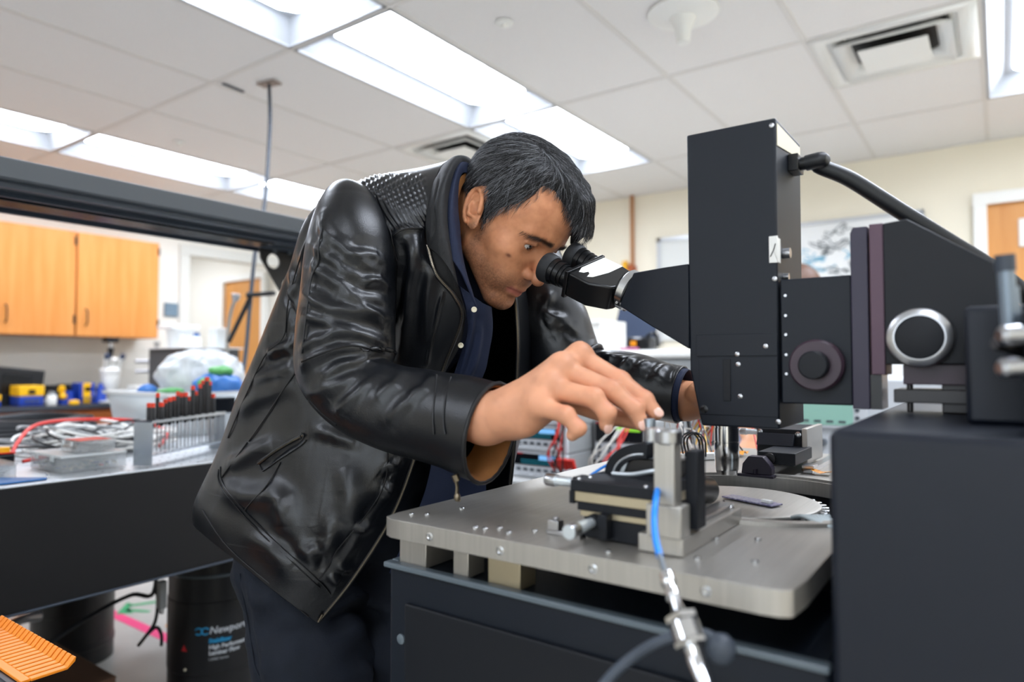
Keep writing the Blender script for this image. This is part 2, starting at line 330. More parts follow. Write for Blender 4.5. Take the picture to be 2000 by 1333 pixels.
# ============================================================ probe station with microscope
mat('anod_black', '#111720', .48, spec=.35, bump=.08, bscale=1400); mat('matte_black', '#101319', .52, spec=.35, bump=.08, bscale=1200)
mat('bino_black', '#0d0e10', .28, bump=.08, bscale=1500); mat('rubber', '#16181b', .65, bump=.2, bscale=900)
mat('purple', '#2c2639', .42, bump=.1, bscale=900); mat('mauve', '#57434f', .5, metal=.3); mat('plum_dark', '#3a2a35', .4)
mat('plate_steel', '#b9b5ae', .40, metal=.75, bump=.12, bscale=60, stretch=(40, 1, 1), var=.12, vscale=7)
mat('chrome', '#e6e7e9', .16, metal=1); mat('satin', '#b4b5b8', .28, metal=1); mat('alu_bright', '#c8cacc', .25, metal=1); mat('brass_dull', '#b8ac92', .4, metal=.8)
mat('frost', '#d5dde2', .3, metal=.6); mat('label_white', '#e6e6e2', .5); mat('label_cream', '#ded6bd', .55); mat('dark_steel', '#3c3b3b', .35, metal=.9)
BK = MATS['anod_black']
SX, SY = -.583, .553          # near left corner of the plate
ZP = .991                      # plate top
st = T('probe_station', 'black probe station base with a wide steel plate in front of the man', 'probe station', (-.35, .9, 0))
base = MB().b2((-.607, .592, .02), (-.114, 1.55, .925))
O('base_cabinet', base, BK, st, bev=.006)
O('side_panel', MB().b2((-.575, .586, .1), (-.13, .592, .885)), MATS['matte_black'], st, bev=.002)
O('rim', MB().b2((-.612, .587, .921), (-.114, .600, .928)).b2((-.612, .6005, .921), (-.600, 1.5, .928)), mat('rim_grey', '#59636a', .35), st, bev=.002)
for x, z in ((-.59, .70), (-.585, .84), (-.548, .80)):
    O('screw', MB().lathe([(0, .006), (.002, .006), (.003, .004)], (x, .592, z), (0, -1, 0), n=12), MATS['rim_grey'], st)
O('foot', MB().b2((-.58, .62, 0), (-.13, 1.5, .02)), MATS['matte_black'], st)
# steel plate with rounded corner and a round hole
def plate_mesh(x0, y0, x1, y1, z0, z1, hc, hr, cr=.02, n=48):
    mb = MB(); m = 4*n
    def outer(t):
        c, s = cos(t), sin(t)
        k = min(((x1-hc[0])/c if c > 1e-9 else 9), ((x0-hc[0])/c if c < -1e-9 else 9), ((y1-hc[1])/s if s > 1e-9 else 9), ((y0-hc[1])/s if s < -1e-9 else 9))
        return [hc[0]+c*k, hc[1]+s*k]
    angs = sorted([2*pi*i/m for i in range(m)]+[math.atan2(y-hc[1], x-hc[0]) % (2*pi) for x in (x0, x1) for y in (y0, y1)])
    o = []
    for a in angs:
        p = outer(a)
        for cx, sx in ((x0, 1), (x1, -1)):
            for cy, sy in ((y0, 1), (y1, -1)):
                dx, dy = (p[0]-cx)*sx, (p[1]-cy)*sy
                if dx < cr and dy < cr:
                    ex, ey = cr-dx, cr-dy; l = math.hypot(ex, ey)
                    if l > cr: p = [cx+sx*(cr-ex/l*cr), cy+sy*(cr-ey/l*cr)]
        o.append(p)
    i = [(hc[0]+cos(a)*hr, hc[1]+sin(a)*hr) for a in angs]; N_ = len(angs)
    v = [(*p, z1) for p in o]+[(*p, z1) for p in i]+[(*p, z0) for p in o]+[(*p, z0) for p in i]
    f = []
    for a in range(N_):
        b = (a+1) % N_
        f += [(a, b, N_+b, N_+a), (2*N_+b, 2*N_+a, 3*N_+a, 3*N_+b), (b, a, 2*N_+a, 2*N_+b), (N_+a, N_+b, 3*N_+b, 3*N_+a)]
    mb.add(v, f); return mb
HC = (-.272, .935); HR = .165
O('top_plate', plate_mesh(SX, SY, -.131, 1.45, ZP-.021, ZP, HC, HR), MATS['plate_steel'], st, bev=.0015)
O('hole_rim', MB().lathe([(0, HR+.016), (.004, HR+.016), (.004, HR+.002), (0, HR+.002)], (*HC, ZP), (0, 0, 1), n=96, ring=1), MATS['plate_steel'], st)
O('well', MB().lathe([(-.16, HR-.001), (-.021, HR-.001), (-.022, HR+.02), (-.16, HR+.02)], (*HC, ZP), (0, 0, 1), n=64, ring=1), MATS['dark_steel'], st)
for x, y, dx, dy in ((-.5755, .60, .043, .05), (-.501, .60, .022, .03), (-.4405, .60, .043, .03), (-.5755, .95, .04, .1), (-.5755, 1.3, .04, .1)):
    O('spacer', MB().b2((x-dx/2, y, .9255), (x+dx/2, y+dy, ZP-.0215)), MATS['brass_dull' if abs(x+.4405) < .01 else 'plate_steel'], st, bev=.001)
for x, y in ((-.560, .582), (-.545, .592), (-.533, .640), (-.46, .575), (-.448, .577), (-.437, .588), (-.418, .578), (-.40, .60), (-.30, .573), (-.225, .60), (-.20, .70), (-.235, .68), (-.18, .62), (-.26, .63), (-.55, .9), (-.54, 1.1)):
    O('screw', MB().lathe([(0, .0032), (.0015, .0032), (.0022, .0026), (.0022, .0015)], (x, y, ZP), (0, 0, 1), n=12), MATS['alu_bright'], st)
for x in (-.505, -.41, -.305, -.20):
    O('bolt', MB().lathe([(0, .0045), (.001, .0045), (.0014, .003), (.0004, .002)], (x, SY, ZP-.011), (0, -1, 0), n=14), MATS['alu_bright'], st)
# chuck
CC = (-.285, .897)
ck = T('wafer_chuck', 'round steel wafer chuck inside the hole of the steel plate', 'wafer chuck', (*CC, ZP-.01))
O('disc', MB().lathe([(-.010, .0), (-.010, .098), (-.002, .104), (.0, .103), (.001, .10), (.001, 0)], (*CC, ZP-.002), (0, 0, 1), n=96), MATS['plate_steel'], ck)
O('base', MB().lathe([(-.15, .06), (-.03, .08), (-.0125, .10)], (*CC, ZP-.002), (0, 0, 1), n=48), MATS['dark_steel'], ck)
tm = MB()
for i in range(9):
    a = radians(-28+i*9); x, y = CC[0]+cos(a)*.106, CC[1]+sin(a)*.106
    tm.box((x, y, ZP-.008), (.012, .006, .008), Matrix.Rotation(a, 3, 'Z'))
O('clip', tm, MATS['alu_bright'], ck, bev=.001)
cb = MB()
for i in range(7): cb.tube([(-.20+i*.004, .835+i*.003, ZP-.002), (-.185+i*.004, .82+i*.003, ZP+.004), (-.16, .80+i*.005, ZP+.002), (-.12, .80+i*.006, ZP-.004)], .0022, n=6)
O('cable_bundle', cb, mat('cable_pale', '#ccd6d8', .4), ck)
ch = T('sample_chip', 'small purple circuit slide with a white block on the chuck', 'sample', (-.30, .865, ZP))
Rz = Matrix.Rotation(radians(-20), 3, 'Z')
O('slide', MB().box((-.262, .890, ZP+.0015), (.075, .022, .002), Rz), mat('chip_purple', '#5a5478', .3, var=.5, vscale=300, col2='#a7a4b8'), ch, bev=.0005)
O('block', MB().box((-.240, .880, ZP+.0045), (.014, .006, .004), Rz), MATS['label_white'], ch, bev=.0008)
# ------------------------------------------------ microscope
ms = T('microscope', 'tall black microscope on the probe station the man looks through', 'microscope', (-.26, .88, ZP))
tw = MB(); pts = [(-.316, .818, 1.454), (-.208, .818, 1.454), (-.208, .818, 1.091), (-.300, .818, 1.091), (-.314, .818, 1.16)]
tw.prism(pts, (0, .12, 0)); O('tower', tw, BK, ms, bev=.0022)
fp = MB().b2((-.305, .8165, 1.176), (-.209, .8185, 1.202)); O('cover_panel', fp, BK, ms, bev=.0004)
fp = MB().b2((-.302, .8168, 1.105), (-.209, .8185, 1.1745)); O('cover_panel', fp, BK, ms, bev=.0004)
O('slot', MB().b2((-.272, .8155, 1.122), (-.263, .817, 1.172)), MATS['matte_black'], ms, bev=.0004)
for x, z in ((-.254, 1.166), (-.252, 1.128), (-.255, 1.178), (-.212, 1.445), (-.211, 1.265), (-.209, 1.10), (-.222, 1.187)):
    O('screw', MB().lathe([(0, .0028), (.0015, .0028), (.002, .0015)], (x, .818, z), (0, -1, 0), n=12), MATS['satin'], ms)
O('screw', MB().lathe([(0, .0055), (.001, .0055), (.002, .003)], (-.296, .818, 1.111), (0, -1, 0), n=14), MATS['bino_black'], ms)
O('tape_label', MB().b2((-.217, .8172, 1.284), (-.2072, .8188, 1.315)).b2((-.2085, .8172, 1.284), (-.2072, .830, 1.313)), MATS['label_white'], ms, bev=.0004, label='white label wrapped round the tower edge')
O('pen_mark', MB().tube([(-.2155, .8168, 1.291), (-.212, .8166, 1.298), (-.2095, .8168, 1.306)], .0006, n=5), MATS['bino_black'], ms)
O('id_label', MB().prism([(-.2078, .822, 1.448), (-.2078, .934, 1.448), (-.2078, .934, 1.434), (-.2078, .90, 1.430), (-.2078, .822, 1.422)], (.0006, 0, 0)), MATS['label_cream'], ms)
pl = O('cable_plug', MB().b2((-.208, .872, 1.403), (-.196, .902, 1.424)).cyl((-.198, .887, 1.4135), (-.185, .887, 1.4135), .008), MATS['bino_black'], ms, bev=.001)
O('lamp_switch', MB().cyl((-.208, .846, 1.298), (-.2, .846, 1.298), .006).cyl((-.208, .846, 1.27), (-.202, .846, 1.27), .004), MATS['satin'], ms)
hc = MB(); hp = [(-.190, .887, 1.4135), (-.172, .887, 1.4145), tuple(P(1600, 324, .84)), tuple(P(1660, 350, .83)), tuple(P(1750, 407, .815)), tuple(P(1850, 470, .80)), tuple(P(1940, 527, .79)), tuple(P(2010, 585, .78)), tuple(P(2090, 690, .78))]
hc.tube(hp, .0095, n=14, sub=8); O('power_cable', hc, mat('cable_black', '#15171b', .42), ms)
# body box with focus knob
O('focus_box', MB().b2((-.206, .820, 1.121), (-.131, .90, 1.264)), BK, ms, bev=.0018)
for z in (1.245, 1.222, 1.200, 1.177, 1.155): O('screw', MB().lathe([(0, .0018), (.0012, .0016)], (-.200, .820, z), (0, -1, 0), n=10), MATS['satin'], ms)
O('focus_knob', MB().lathe([(0, .0285), (.012, .0285), (.014, .027), (.015, .0262), (.016, .0262)], (-.166, .820, 1.165), (0, -1, 0), n=48), MATS['plum_dark'], ms)
O('focus_knob', MB().lathe([(.016, .0155), (.027, .0155), (.029, .014), (.0295, 0)], (-.166, .820, 1.165), (0, -1, 0), n=40), MATS['matte_black'], ms)
O('slide_rail', MB().prism([(-.1305, .812, 1.118), (-.1305, .812, 1.308), (-.128, .812, 1.314), (-.1135, .812, 1.314), (-.1135, .812, 1.118)], (0, .06, 0)), MATS['purple'], ms, bev=.001)
O('slide_rail', MB().b2((-.1115, .808, 1.155), (-.098, .86, 1.315)), MATS['mauve'], ms, bev=.001)
O('rail_gap', MB().b2((-.1135, .815, 1.118), (-.1025, .86, 1.155)), MATS['bino_black'], ms)
O('arm_bracket', MB().prism([(-.098, .806, 1.166), (-.098, .806, 1.314), (-.076, .806, 1.316), (.0045, .806, 1.258), (.0045, .806, 1.166)], (0, .07, 0)), MATS['matte_black'], ms, bev=.001)
O('lower_block', MB().b2((-.083, .815, 1.145), (.0045, .87, 1.166)), MATS['plum_dark'], ms, bev=.001)
O('clamp_knob', MB().lathe([(0, .030), (.010, .030), (.012, .029), (.0145, .0235), (.0145, .022), (.012, .021)], (-.066, .806, 1.193), (0, -1, 0), n=56), MATS['satin'], ms)
O('knob_cap', MB().lathe([(0, .0215), (.013, .0215), (.0135, .020), (.0135, 0)], (-.066, .806, 1.193), (0, -1, 0), n=56), MATS['matte_black'], ms)
O('foot_bracket', MB().b2((-.092, .815, 1.126), (.0045, .88, 1.140)).cyl((-.078, .825, 1.1158), (-.078, .825, 1.150), .003).b2((-.05, .83, 1.1158), (.0, .87, 1.148)), MATS['dark_steel'], ms, bev=.001)
# objective lens
OB = (-.288, .875)
O('objective', MB().lathe([(0, .0152), (.006, .0152), (.006, .0145), (.0075, .0145), (.0075, .0155), (.024, .0155), (.0243, .0148), (.0255, .0148), (.0258, .0155), (.045, .0155), (.046, .015), (.0605, .0145), (.0605, .0137), (.066, .0125)], (*OB, 1.092), (0, 0, -1), n=48), MATS['chrome'], ms)
# snout and binocular head
sn = MB()
a = [(-.3165, .8205, 1.185), (-.3165, .8205, 1.292), (-.352, .8215, 1.2905), (-.352, .8215, 1.2085)]
e = [(-.384, .838, 1.283), (-.400, .838, 1.234)]
yb_ = .045
sn.add([(-.3155, .8205, 1.185), (-.3155, .8205, 1.292), (-.352, .8215, 1.290), (-.368, .8215, 1.216), (-.402, .844, 1.290), (-.4235, .844, 1.246),
        (-.3155, .925, 1.185), (-.3155, .925, 1.292), (-.352, .924, 1.290), (-.368, .924, 1.216), (-.402, .900, 1.290), (-.4235, .900, 1.246)],
       [(0, 1, 2, 3), (3, 2, 4, 5), (7, 6, 9, 8), (8, 9, 11, 10), (1, 7, 8, 2), (2, 8, 10, 4), (6, 0, 3, 9), (9, 3, 5, 11), (5, 4, 10, 11), (0, 6, 7, 1)])
O('snout', sn, BK, ms, bev=.0015)
TH = radians(27); AX = Vector((-cos(TH), 0, sin(TH))); WV = Vector((sin(TH), 0, cos(TH))); RO = radians(24); W0_ = WV.copy(); YV = Vector((0, 1, 0))*cos(RO)+W0_*sin(RO); WV = W0_*cos(RO)-Vector((0, 1, 0))*sin(RO)
C0 = Vector((-.415, .872, 1.266))
def Q(u, v, t): return C0+AX*u+YV*v+WV*t
O('collar', MB().lathe([(0, .027), (.002, .0295), (.012, .0295), (.0135, .028)], C0, AX, n=56), MATS['alu_bright'], ms)
O('screw', MB().lathe([(0, .002), (.001, .0018)], Q(.007, -.0285, -.009), (0, -1, -.2), n=10), MATS['satin'], ms)
O('mount_ring', MB().lathe([(.0135, .026), (.017, .026), (.02, .02)], C0, AX, n=48), MATS['bino_black'], ms)
bb = MB(); ol = [(.014, -.022), (.018, -.032), (.045, -.048), (.082, -.048), (.082, .036), (.045, .036), (.018, .030), (.014, .022)]
bb.prism([Q(u, v, .011) for u, v in ol], WV*-.037)
O('binocular_body', bb, MATS['bino_black'], ms, bev=.003, segs=3)
bt = MB(); ol = [(.081, -.050), (.087, -.050), (.087, .038), (.081, .038)]
bt.prism([Q(u, v, .013) for u, v in ol], WV*-.042); O('binocular_plate', bt, MATS['bino_black'], ms, bev=.001)
tp = MB(); ol = [(.080, -.020), (.074, -.034), (.068, -.030), (.066, -.022), (.061, -.026), (.058, -.036), (.052, -.030), (.046, .0), (.046, .034), (.080, .034)]
tp.prism([Q(u, v, .0113) for u, v in ol], WV*.0004); O('tape', tp, MATS['label_white'], ms, label='torn white tape on the binocular body')
for v in (-.030, .030):
    o_ = Q(.087, v, -.008)
    ep = O('eyepiece', MB().lathe([(0, .0155), (.010, .0155), (.010, .0175), (.013, .0175), (.013, .0165), (.016, .0165), (.016, .0185), (.024, .0185), (.024, .0175), (.0255, .0175), (.0255, .0195), (.033, .0195)], o_, AX, n=48), MATS['bino_black'], ms)
    O('eye_cup', MB().lathe([(.033, .0205), (.036, .0222), (.048, .0228), (.050, .022), (.050, .019), (.044, .017), (.04, .012)], o_, AX, n=48), MATS['rubber'], ep)
    O('glass', MB().lathe([(.042, .014), (.043, .0)], o_, AX, n=32), mat('glass_dark', '#101520', .05, coat=1), ep)
# ------------------------------------------------ right housing
hs = T('station_housing', 'large dark blue black metal housing at the right foreground', 'machine housing', (.25, .9, 0))
O('body', MB().b2((-.1105, .578, 0), (.75, 1.5, 1.115)), mat('housing', '#0f1520', .45, spec=.4, bump=.06, bscale=1200), hs, bev=.006)
O('upper_box', MB().b2((-.0247, .700, 1.1155), (.45, .797, 1.2155)), MATS['housing'], hs, bev=.004)
# ============================================================ distance field modelling (numpy)
F4 = np.float32
def smin(a, b, k):
    h = np.clip(.5+.5*(b-a)/k, 0, 1); return b*(1-h)+a*h-k*h*(1-h)
def smax(a, b, k): return -smin(-a, -b, k)
def sd_ball(p, c, r): return np.linalg.norm(p-np.array(c, F4), axis=-1)-r
def sd_ell(p, c, r, R=None):
    q = p-np.array(c, F4)
    if R is not None: q = q@np.array(R, F4)
    r = np.array(r, F4); k0 = np.linalg.norm(q/r, axis=-1); k1 = np.linalg.norm(q/(r*r), axis=-1)
    return k0*(k0-1)/np.maximum(k1, 1e-6)
def sd_cap(p, a, b, r1, r2=None):
    a = np.array(a, F4); b = np.array(b, F4); r2 = r1 if r2 is None else r2
    ba = b-a; h = np.clip((p-a)@ba/(ba@ba), 0, 1); d = np.linalg.norm((p-a)-h[..., None]*ba, axis=-1)
    return d-(r1+(r2-r1)*h)
def sd_chain(p, pts, rs, k=.004):
    d = None
    for i in range(len(pts)-1):
        e = sd_cap(p, pts[i], pts[i+1], rs[i], rs[i+1]); d = e if d is None else smin(d, e, k)
    return d
def rot_xyz(rx=0, ry=0, rz=0):
    return np.array((Matrix.Rotation(radians(rz), 3, 'Z')@Matrix.Rotation(radians(ry), 3, 'Y')@Matrix.Rotation(radians(rx), 3, 'X')), F4)
def surface(fn, lo, hi, h, coarse=6):
    """surface nets of fn(points)->distance inside the box lo..hi, spacing h, evaluated only in blocks near the surface"""
    lo = np.array(lo, float); hi = np.array(hi, float); B = coarse
    nb = np.ceil((hi-lo)/(h*B)).astype(int); n = nb*B+1
    D = np.full(n, 1.0, F4)
    ax = [lo[i]+h*B*(np.arange(nb[i])+.5) for i in range(3)]
    C = np.stack(np.meshgrid(*ax, indexing='ij'), -1).reshape(-1, 3).astype(F4)
    dc = fn(C); rad = h*B*.87*1.5+h; near = np.where(np.abs(dc) < rad)[0]
    idx = np.stack(np.unravel_index(np.arange(len(C)), nb), -1)
    for q in np.where(dc <= -rad)[0]:
        i, j, k = idx[q]*B; D[i:i+B+1, j:j+B+1, k:k+B+1] = -1
    loc = np.stack(np.meshgrid(*[np.arange(B+1)]*3, indexing='ij'), -1).reshape(-1, 3)
    for s in range(0, len(near), 400):
        bi = idx[near[s:s+400]]*B
        g = bi[:, None, :]+loc[None]; pts = (lo+g*h).astype(F4).reshape(-1, 3)
        D[g[..., 0].ravel(), g[..., 1].ravel(), g[..., 2].ravel()] = fn(pts)
    S_ = D < 0
    a = S_[:-1, :-1, :-1]; cnt = np.zeros(a.shape, np.int8)
    for dx in (0, 1):
        for dy in (0, 1):
            for dz in (0, 1): cnt += S_[dx:n[0]-1+dx, dy:n[1]-1+dy, dz:n[2]-1+dz]
    act = np.argwhere((cnt > 0) & (cnt < 8))
    vid = np.full(a.shape, -1, np.int32); vid[tuple(act.T)] = np.arange(len(act))
    acc = np.zeros((len(act), 3)); w_ = np.zeros(len(act))
    cs = [(x, y, z) for x in (0, 1) for y in (0, 1) for z in (0, 1)]
    for c in cs:
        for k in range(3):
            if c[k]: continue
            e = list(c); e[k] = 1
            d0 = D[act[:, 0]+c[0], act[:, 1]+c[1], act[:, 2]+c[2]]; d1 = D[act[:, 0]+e[0], act[:, 1]+e[1], act[:, 2]+e[2]]
            m = (d0 < 0) != (d1 < 0); t = np.where(m, d0/(d0-d1+1e-12), 0)
            p = np.array(c, float)[None]+np.zeros((len(act), 3)); p[:, k] += t
            acc[m] += p[m]; w_[m] += 1
    V_ = lo+(act+acc/np.maximum(w_, 1)[:, None])*h
    F_ = []
    for k in range(3):
        sl0 = [slice(None)]*3; sl1 = [slice(None)]*3; sl0[k] = slice(0, -1); sl1[k] = slice(1, None)
        s0 = S_[tuple(sl0)]; s1 = S_[tuple(sl1)]; e = np.argwhere(s0 != s1); u, v = (k+1) % 3, (k+2) % 3
        ok = (e[:, u] > 0) & (e[:, v] > 0) & (e[:, u] < n[u]-1) & (e[:, v] < n[v]-1); e = e[ok]
        ins = S_[tuple(e.T)]
        q = []
        for du, dv in ((-1, -1), (0, -1), (0, 0), (-1, 0)):
            c = e.copy(); c[:, u] += du; c[:, v] += dv; q.append(vid[tuple(c.T)])
        q = np.stack(q, -1); q[~ins] = q[~ins][:, ::-1]; F_.append(q)
    return V_, np.concatenate(F_)
def relax(V_, F_, it=2, lam=.5):
    e = np.concatenate([F_[:, [0, 1]], F_[:, [1, 2]], F_[:, [2, 3]], F_[:, [3, 0]]])
    for _ in range(it):
        s = np.zeros_like(V_); c = np.zeros(len(V_))
        for a, b in ((0, 1), (1, 0)):
            for k in range(3): s[:, k] += np.bincount(e[:, a], V_[e[:, b], k], len(V_))
            c += np.bincount(e[:, a], minlength=len(V_))
        V_ = V_+(s/np.maximum(c, 1)[:, None]-V_)*lam
    return V_
def vnormals(V_, F_):
    n = np.cross(V_[F_[:, 2]]-V_[F_[:, 0]], V_[F_[:, 3]]-V_[F_[:, 1]]); o = np.zeros_like(V_)
    for k in range(4):
        for c in range(3): o[:, c] += np.bincount(F_[:, k], n[:, c], len(V_))
    return o/np.maximum(np.linalg.norm(o, axis=1), 1e-12)[:, None]
def OM(name, V_, F_, m, parent=None, cols=None, **k):
    """a mesh object straight from arrays; cols = vertex colours (N,3) linear"""
    me = bpy.data.meshes.new(name); V_ = np.asarray(V_, float)-np.array(worldloc(parent))
    F_ = np.asarray(F_); me.vertices.add(len(V_)); me.vertices.foreach_set('co', V_.astype(F4).ravel())
    q = F_.shape[1]; me.loops.add(F_.size); me.loops.foreach_set('vertex_index', F_.astype(np.int32).ravel())
    me.polygons.add(len(F_)); me.polygons.foreach_set('loop_start', np.arange(0, F_.size, q, dtype=np.int32))
    me.update(calc_edges=True); me.validate()
    me.polygons.foreach_set('use_smooth', [True]*len(me.polygons))
    if cols is not None:
        at = me.color_attributes.new('tint', 'FLOAT_COLOR', 'POINT')
        at.data.foreach_set('color', np.concatenate([cols, np.ones((len(cols), 1))], 1).astype(F4).ravel())
    me.materials.append(m if not isinstance(m, str) else MATS[m])
    o = bpy.data.objects.new(name, me); COL.objects.link(o); o.parent = parent
    for a, b in k.items(): o[a] = b
    return o
def use_tint(m, amt=1.0):
    nt = m.node_tree; a = nt.nodes.new('ShaderNodeAttribute'); a.attribute_name = 'tint'
    nt.links.new(a.outputs['Color'], nt.nodes['Principled BSDF'].inputs['Base Color']); return m
def noise3(p, s, seed=0, oct_=3):
    """smooth value noise on points p (N,3) at frequency s"""
    out = np.zeros(len(p)); amp = 1; tot = 0
    rs = np.random.RandomState(seed); tab = rs.rand(64, 64, 64).astype(F4)
    q = np.asarray(p, float)*s
    for o in range(oct_):
        i = np.floor(q).astype(int); f = q-i; f = f*f*(3-2*f); r = 0
        for dx in (0, 1):
            for dy in (0, 1):
                for dz in (0, 1):
                    w_ = (f[:, 0] if dx else 1-f[:, 0])*(f[:, 1] if dy else 1-f[:, 1])*(f[:, 2] if dz else 1-f[:, 2])
                    r = r+w_*tab[(i[:, 0]+dx) % 64, (i[:, 1]+dy) % 64, (i[:, 2]+dz) % 64]
        out += (r-.5)*amp; tot += amp; amp *= .5; q = q*2.03+7.1
    return out/tot
# ============================================================ the man: head
mat('skin', '#b57a58', .48, bump=.12, bscale=900, sss=.12, spec=.4); use_tint(MATS['skin'])
mat('hair_base', '#0b0b0d', .6); mat('hair', '#1c1c20', .38, spec=.7); mat('hair_grey', '#a3a6ac', .4)
mat('eye_white', '#cfc6bf', .15, coat=.5); mat('iris', '#20130c', .1, coat=1); mat('wet', '#000000', .05)
man = T('person', 'man in a black leather jacket bending over to look into the microscope', 'person', (-.95, .88, 0))
HO = np.array([-.627, .875, 1.390])-.006*np.array(RT); HT = 46; HS = .955
HR_ = rot_xyz(0, HT, 0)@rot_xyz(0, 0, 2)@rot_xyz(-3, 0, 0)      # head frame: x to the face, y to his left, z up
def HL(p): return (p-HO.astype(F4))@HR_/F4(HS)                              # world -> head
def HW(q): return HO+HS*np.asarray(q, float)@HR_.T.astype(float)    # head -> world
EYES = [(.0685, s*.0325, .010) for s in (-1, 1)]
def head_sdf(p):
    """p in head coordinates"""
    q = p.copy(); q[..., 1] = np.abs(q[..., 1])
    d = sd_ell(q, (-.014, 0, .044), (.098, .077, .087))
    d = smin(d, sd_ell(q, (.024, 0, .046), (.068, .064, .064)), .03)
    d = smin(d, sd_ell(q, (.032, 0, -.028), (.060, .055, .074)), .03)
    d = smin(d, sd_ell(q, (.050, .043, -.016), (.030, .024, .020)), .02)
    d = smin(d, sd_cap(q, (-.004, .054, -.015), (.006, .050, -.056), .015, .015), .02)
    d = smin(d, sd_cap(q, (.006, .049, -.056), (.074, .020, -.096), .015, .016), .016)
    d = smin(d, sd_ell(q, (.082, 0, -.096), (.019, .024, .018)), .012)
    d = smin(d, sd_ell(q, (.068, 0, -.055), (.033, .034, .034)), .014)
    d = smin(d, sd_ell(q, (.062, .030, -.048), (.026, .022, .034)), .016)
    d = smin(d, sd_chain(q, [(.088, 0, .031), (.083, .022, .033), (.070, .044, .030)], (.009, .0085, .008)), .014)
    d = smax(d, -sd_ell(q, (.097, .033, .009), (.022, .017, .013)), .012)
    d = smin(d, sd_chain(q, [(.083, 0, .022), (.096, 0, .0), (.108, 0, -.018)], (.0085, .0085, .0095)), .009)
    d = smin(d, sd_ell(q, (.110, 0, -.0265), (.0125, .0125, .0115)), .006)
    d = smin(d, sd_ell(q, (.0975, .0125, -.0295), (.0115, .0075, .0085)), .004)
    d = smax(d, -sd_ell(q, (.104, .0062, -.0375), (.006, .0032, .004)), .002)
    # eyelids
    d = smin(d, sd_ball(q, (.0685, .0325, .010), .0142), .004)
    d = smin(d, sd_chain(q, [(.083, .020, .0165), (.0845, .033, .0185), (.077, .046, .0145)], (.0022, .0028, .0022)), .003)
    op = sd_ell(q, (.088, .0325, .0085), (.020, .0138, .0046)); d = smax(d, -op, .0012)
    # lips
    d = smin(d, sd_chain(q, [(.0985, 0, -.0595), (.094, .012, -.0605), (.083, .0255, -.0655)], (.0056, .0048, .0018)), .0035)
    d = smin(d, sd_chain(q, [(.0965, 0, -.0715), (.0915, .012, -.0710), (.083, .0245, -.0665)], (.0066, .0056, .0018)), .0035)
    d = smax(d, -sd_chain(q, [(.1055, 0, -.0655), (.1005, .012, -.0653), (.088, .027, -.0665)], (.0016, .0016, .001)), .0015)
    d = smax(d, -sd_cap(q, (.105, 0, -.046), (.107, 0, -.056), .0035), .004)
    d = smax(d, -sd_ell(q, (.109, 0, -.0845), (.011, .022, .007)), .008)
    # ears (tilted plate with a rolled rim, bowl, lobe and tragus)
    Re = rot_xyz(0, 0, 0)@rot_xyz(0, -22, 0)
    e = q-np.array((-.014, .079, -.002), F4); e = e@(rot_xyz(0, 0, 12)@rot_xyz(0, -48, 0)@rot_xyz(8, 0, 0)).astype(F4)
    pl = sd_ell(e, (0, 0, 0), (.0185, .0042, .0325))
    ph = np.linspace(-.5, 4.1, 14); rim = [(.0175*cos(a), .0055, .003+.030*sin(a)) for a in ph]
    pl = smin(pl, sd_chain(e, rim, [.0037]*14, .001), .0022)
    pl = smin(pl, sd_ell(e, (.005, .001, -.0285), (.0085, .004, .0085)), .004)
    pl = smin(pl, sd_chain(e, [(-.003, .005, .017), (-.0075, .0055, .004), (-.005, .005, -.010), (.004, .0045, -.0165)], [.0024, .0034, .0038, .0030]), .002)
    pl = smax(pl, -sd_ell(e, (.005, .008, -.001), (.0090, .0115, .0125)), .002)
    pl = smax(pl, -sd_ell(e, (-.001, .0085, .019), (.009, .006, .006)), .002)
    pl = smin(pl, sd_ell(e, (.0145, .003, -.003), (.0045, .005, .006)), .003)
    d = smin(d, pl, .005)
    return d
NECK = [(-.02, 0, -.02)]
def neck_w(p):  # world coordinates
    a = HW((-.030, 0, -.015)); return sd_cap(p, a, (-.765, .875, 1.405), .060, .066)
def body_head(p):
    return smin(head_sdf(HL(p).astype(F4))*HS, neck_w(p), .022)
HV, HF = surface(body_head, (-.83, .77, 1.19), (-.44, .985, 1.56), .0015)
HV = relax(HV, HF, 1, .4)
hl = HL(HV.astype(F4)).astype(float); X_, Y_, Z_ = hl[:, 0], np.abs(hl[:, 1]), hl[:, 2]
def lin(h): return np.array(srgb(h)[:3])
def blend(c, col, w_): return c*(1-w_[:, None])+lin(col)*w_[:, None]
def g3(x, y, z, s): return np.exp(-((X_-x)**2+(Y_-y)**2+(Z_-z)**2)/(s*s))
tint = np.tile(lin('#d3936c'), (len(HV), 1))
nz = noise3(hl, 90, 1); fine = noise3(hl, 700, 2, 2)
tint = blend(tint, '#b0714f', np.clip(nz*1.2+.25, 0, .5))
beard = np.clip((-.030-Z_)/.03, 0, 1)*np.clip((X_+.01)/.03, 0, 1)*np.clip(1-g3(.098, .0, -.062, .020)*1.1, 0, 1)
beard = np.clip(beard*np.clip(1-np.clip((Z_+.052)/.02, 0, 1)*np.clip((X_-.03)/.02, 0, 1)*np.clip((.075-X_)/.02, 0, 1), 0, 1), 0, 1)
mous = g3(.098, .012, -.047, .014)
side = np.clip((.035-X_)/.02, 0, 1)*np.clip((X_-.0)/.01, 0, 1)*np.clip((.005-Z_)/.02, 0, 1)
st_ = np.clip(np.maximum(np.maximum(beard*.62, mous*.6), side*.6), 0, .75)*np.clip(.85+fine*1.1, 0, 1.3)
tint = blend(tint, '#49342b', np.clip(st_, 0, .8))
tint = blend(tint, '#8a5244', np.clip(g3(.105, 0, -.03, .015)*.5, 0, 1))
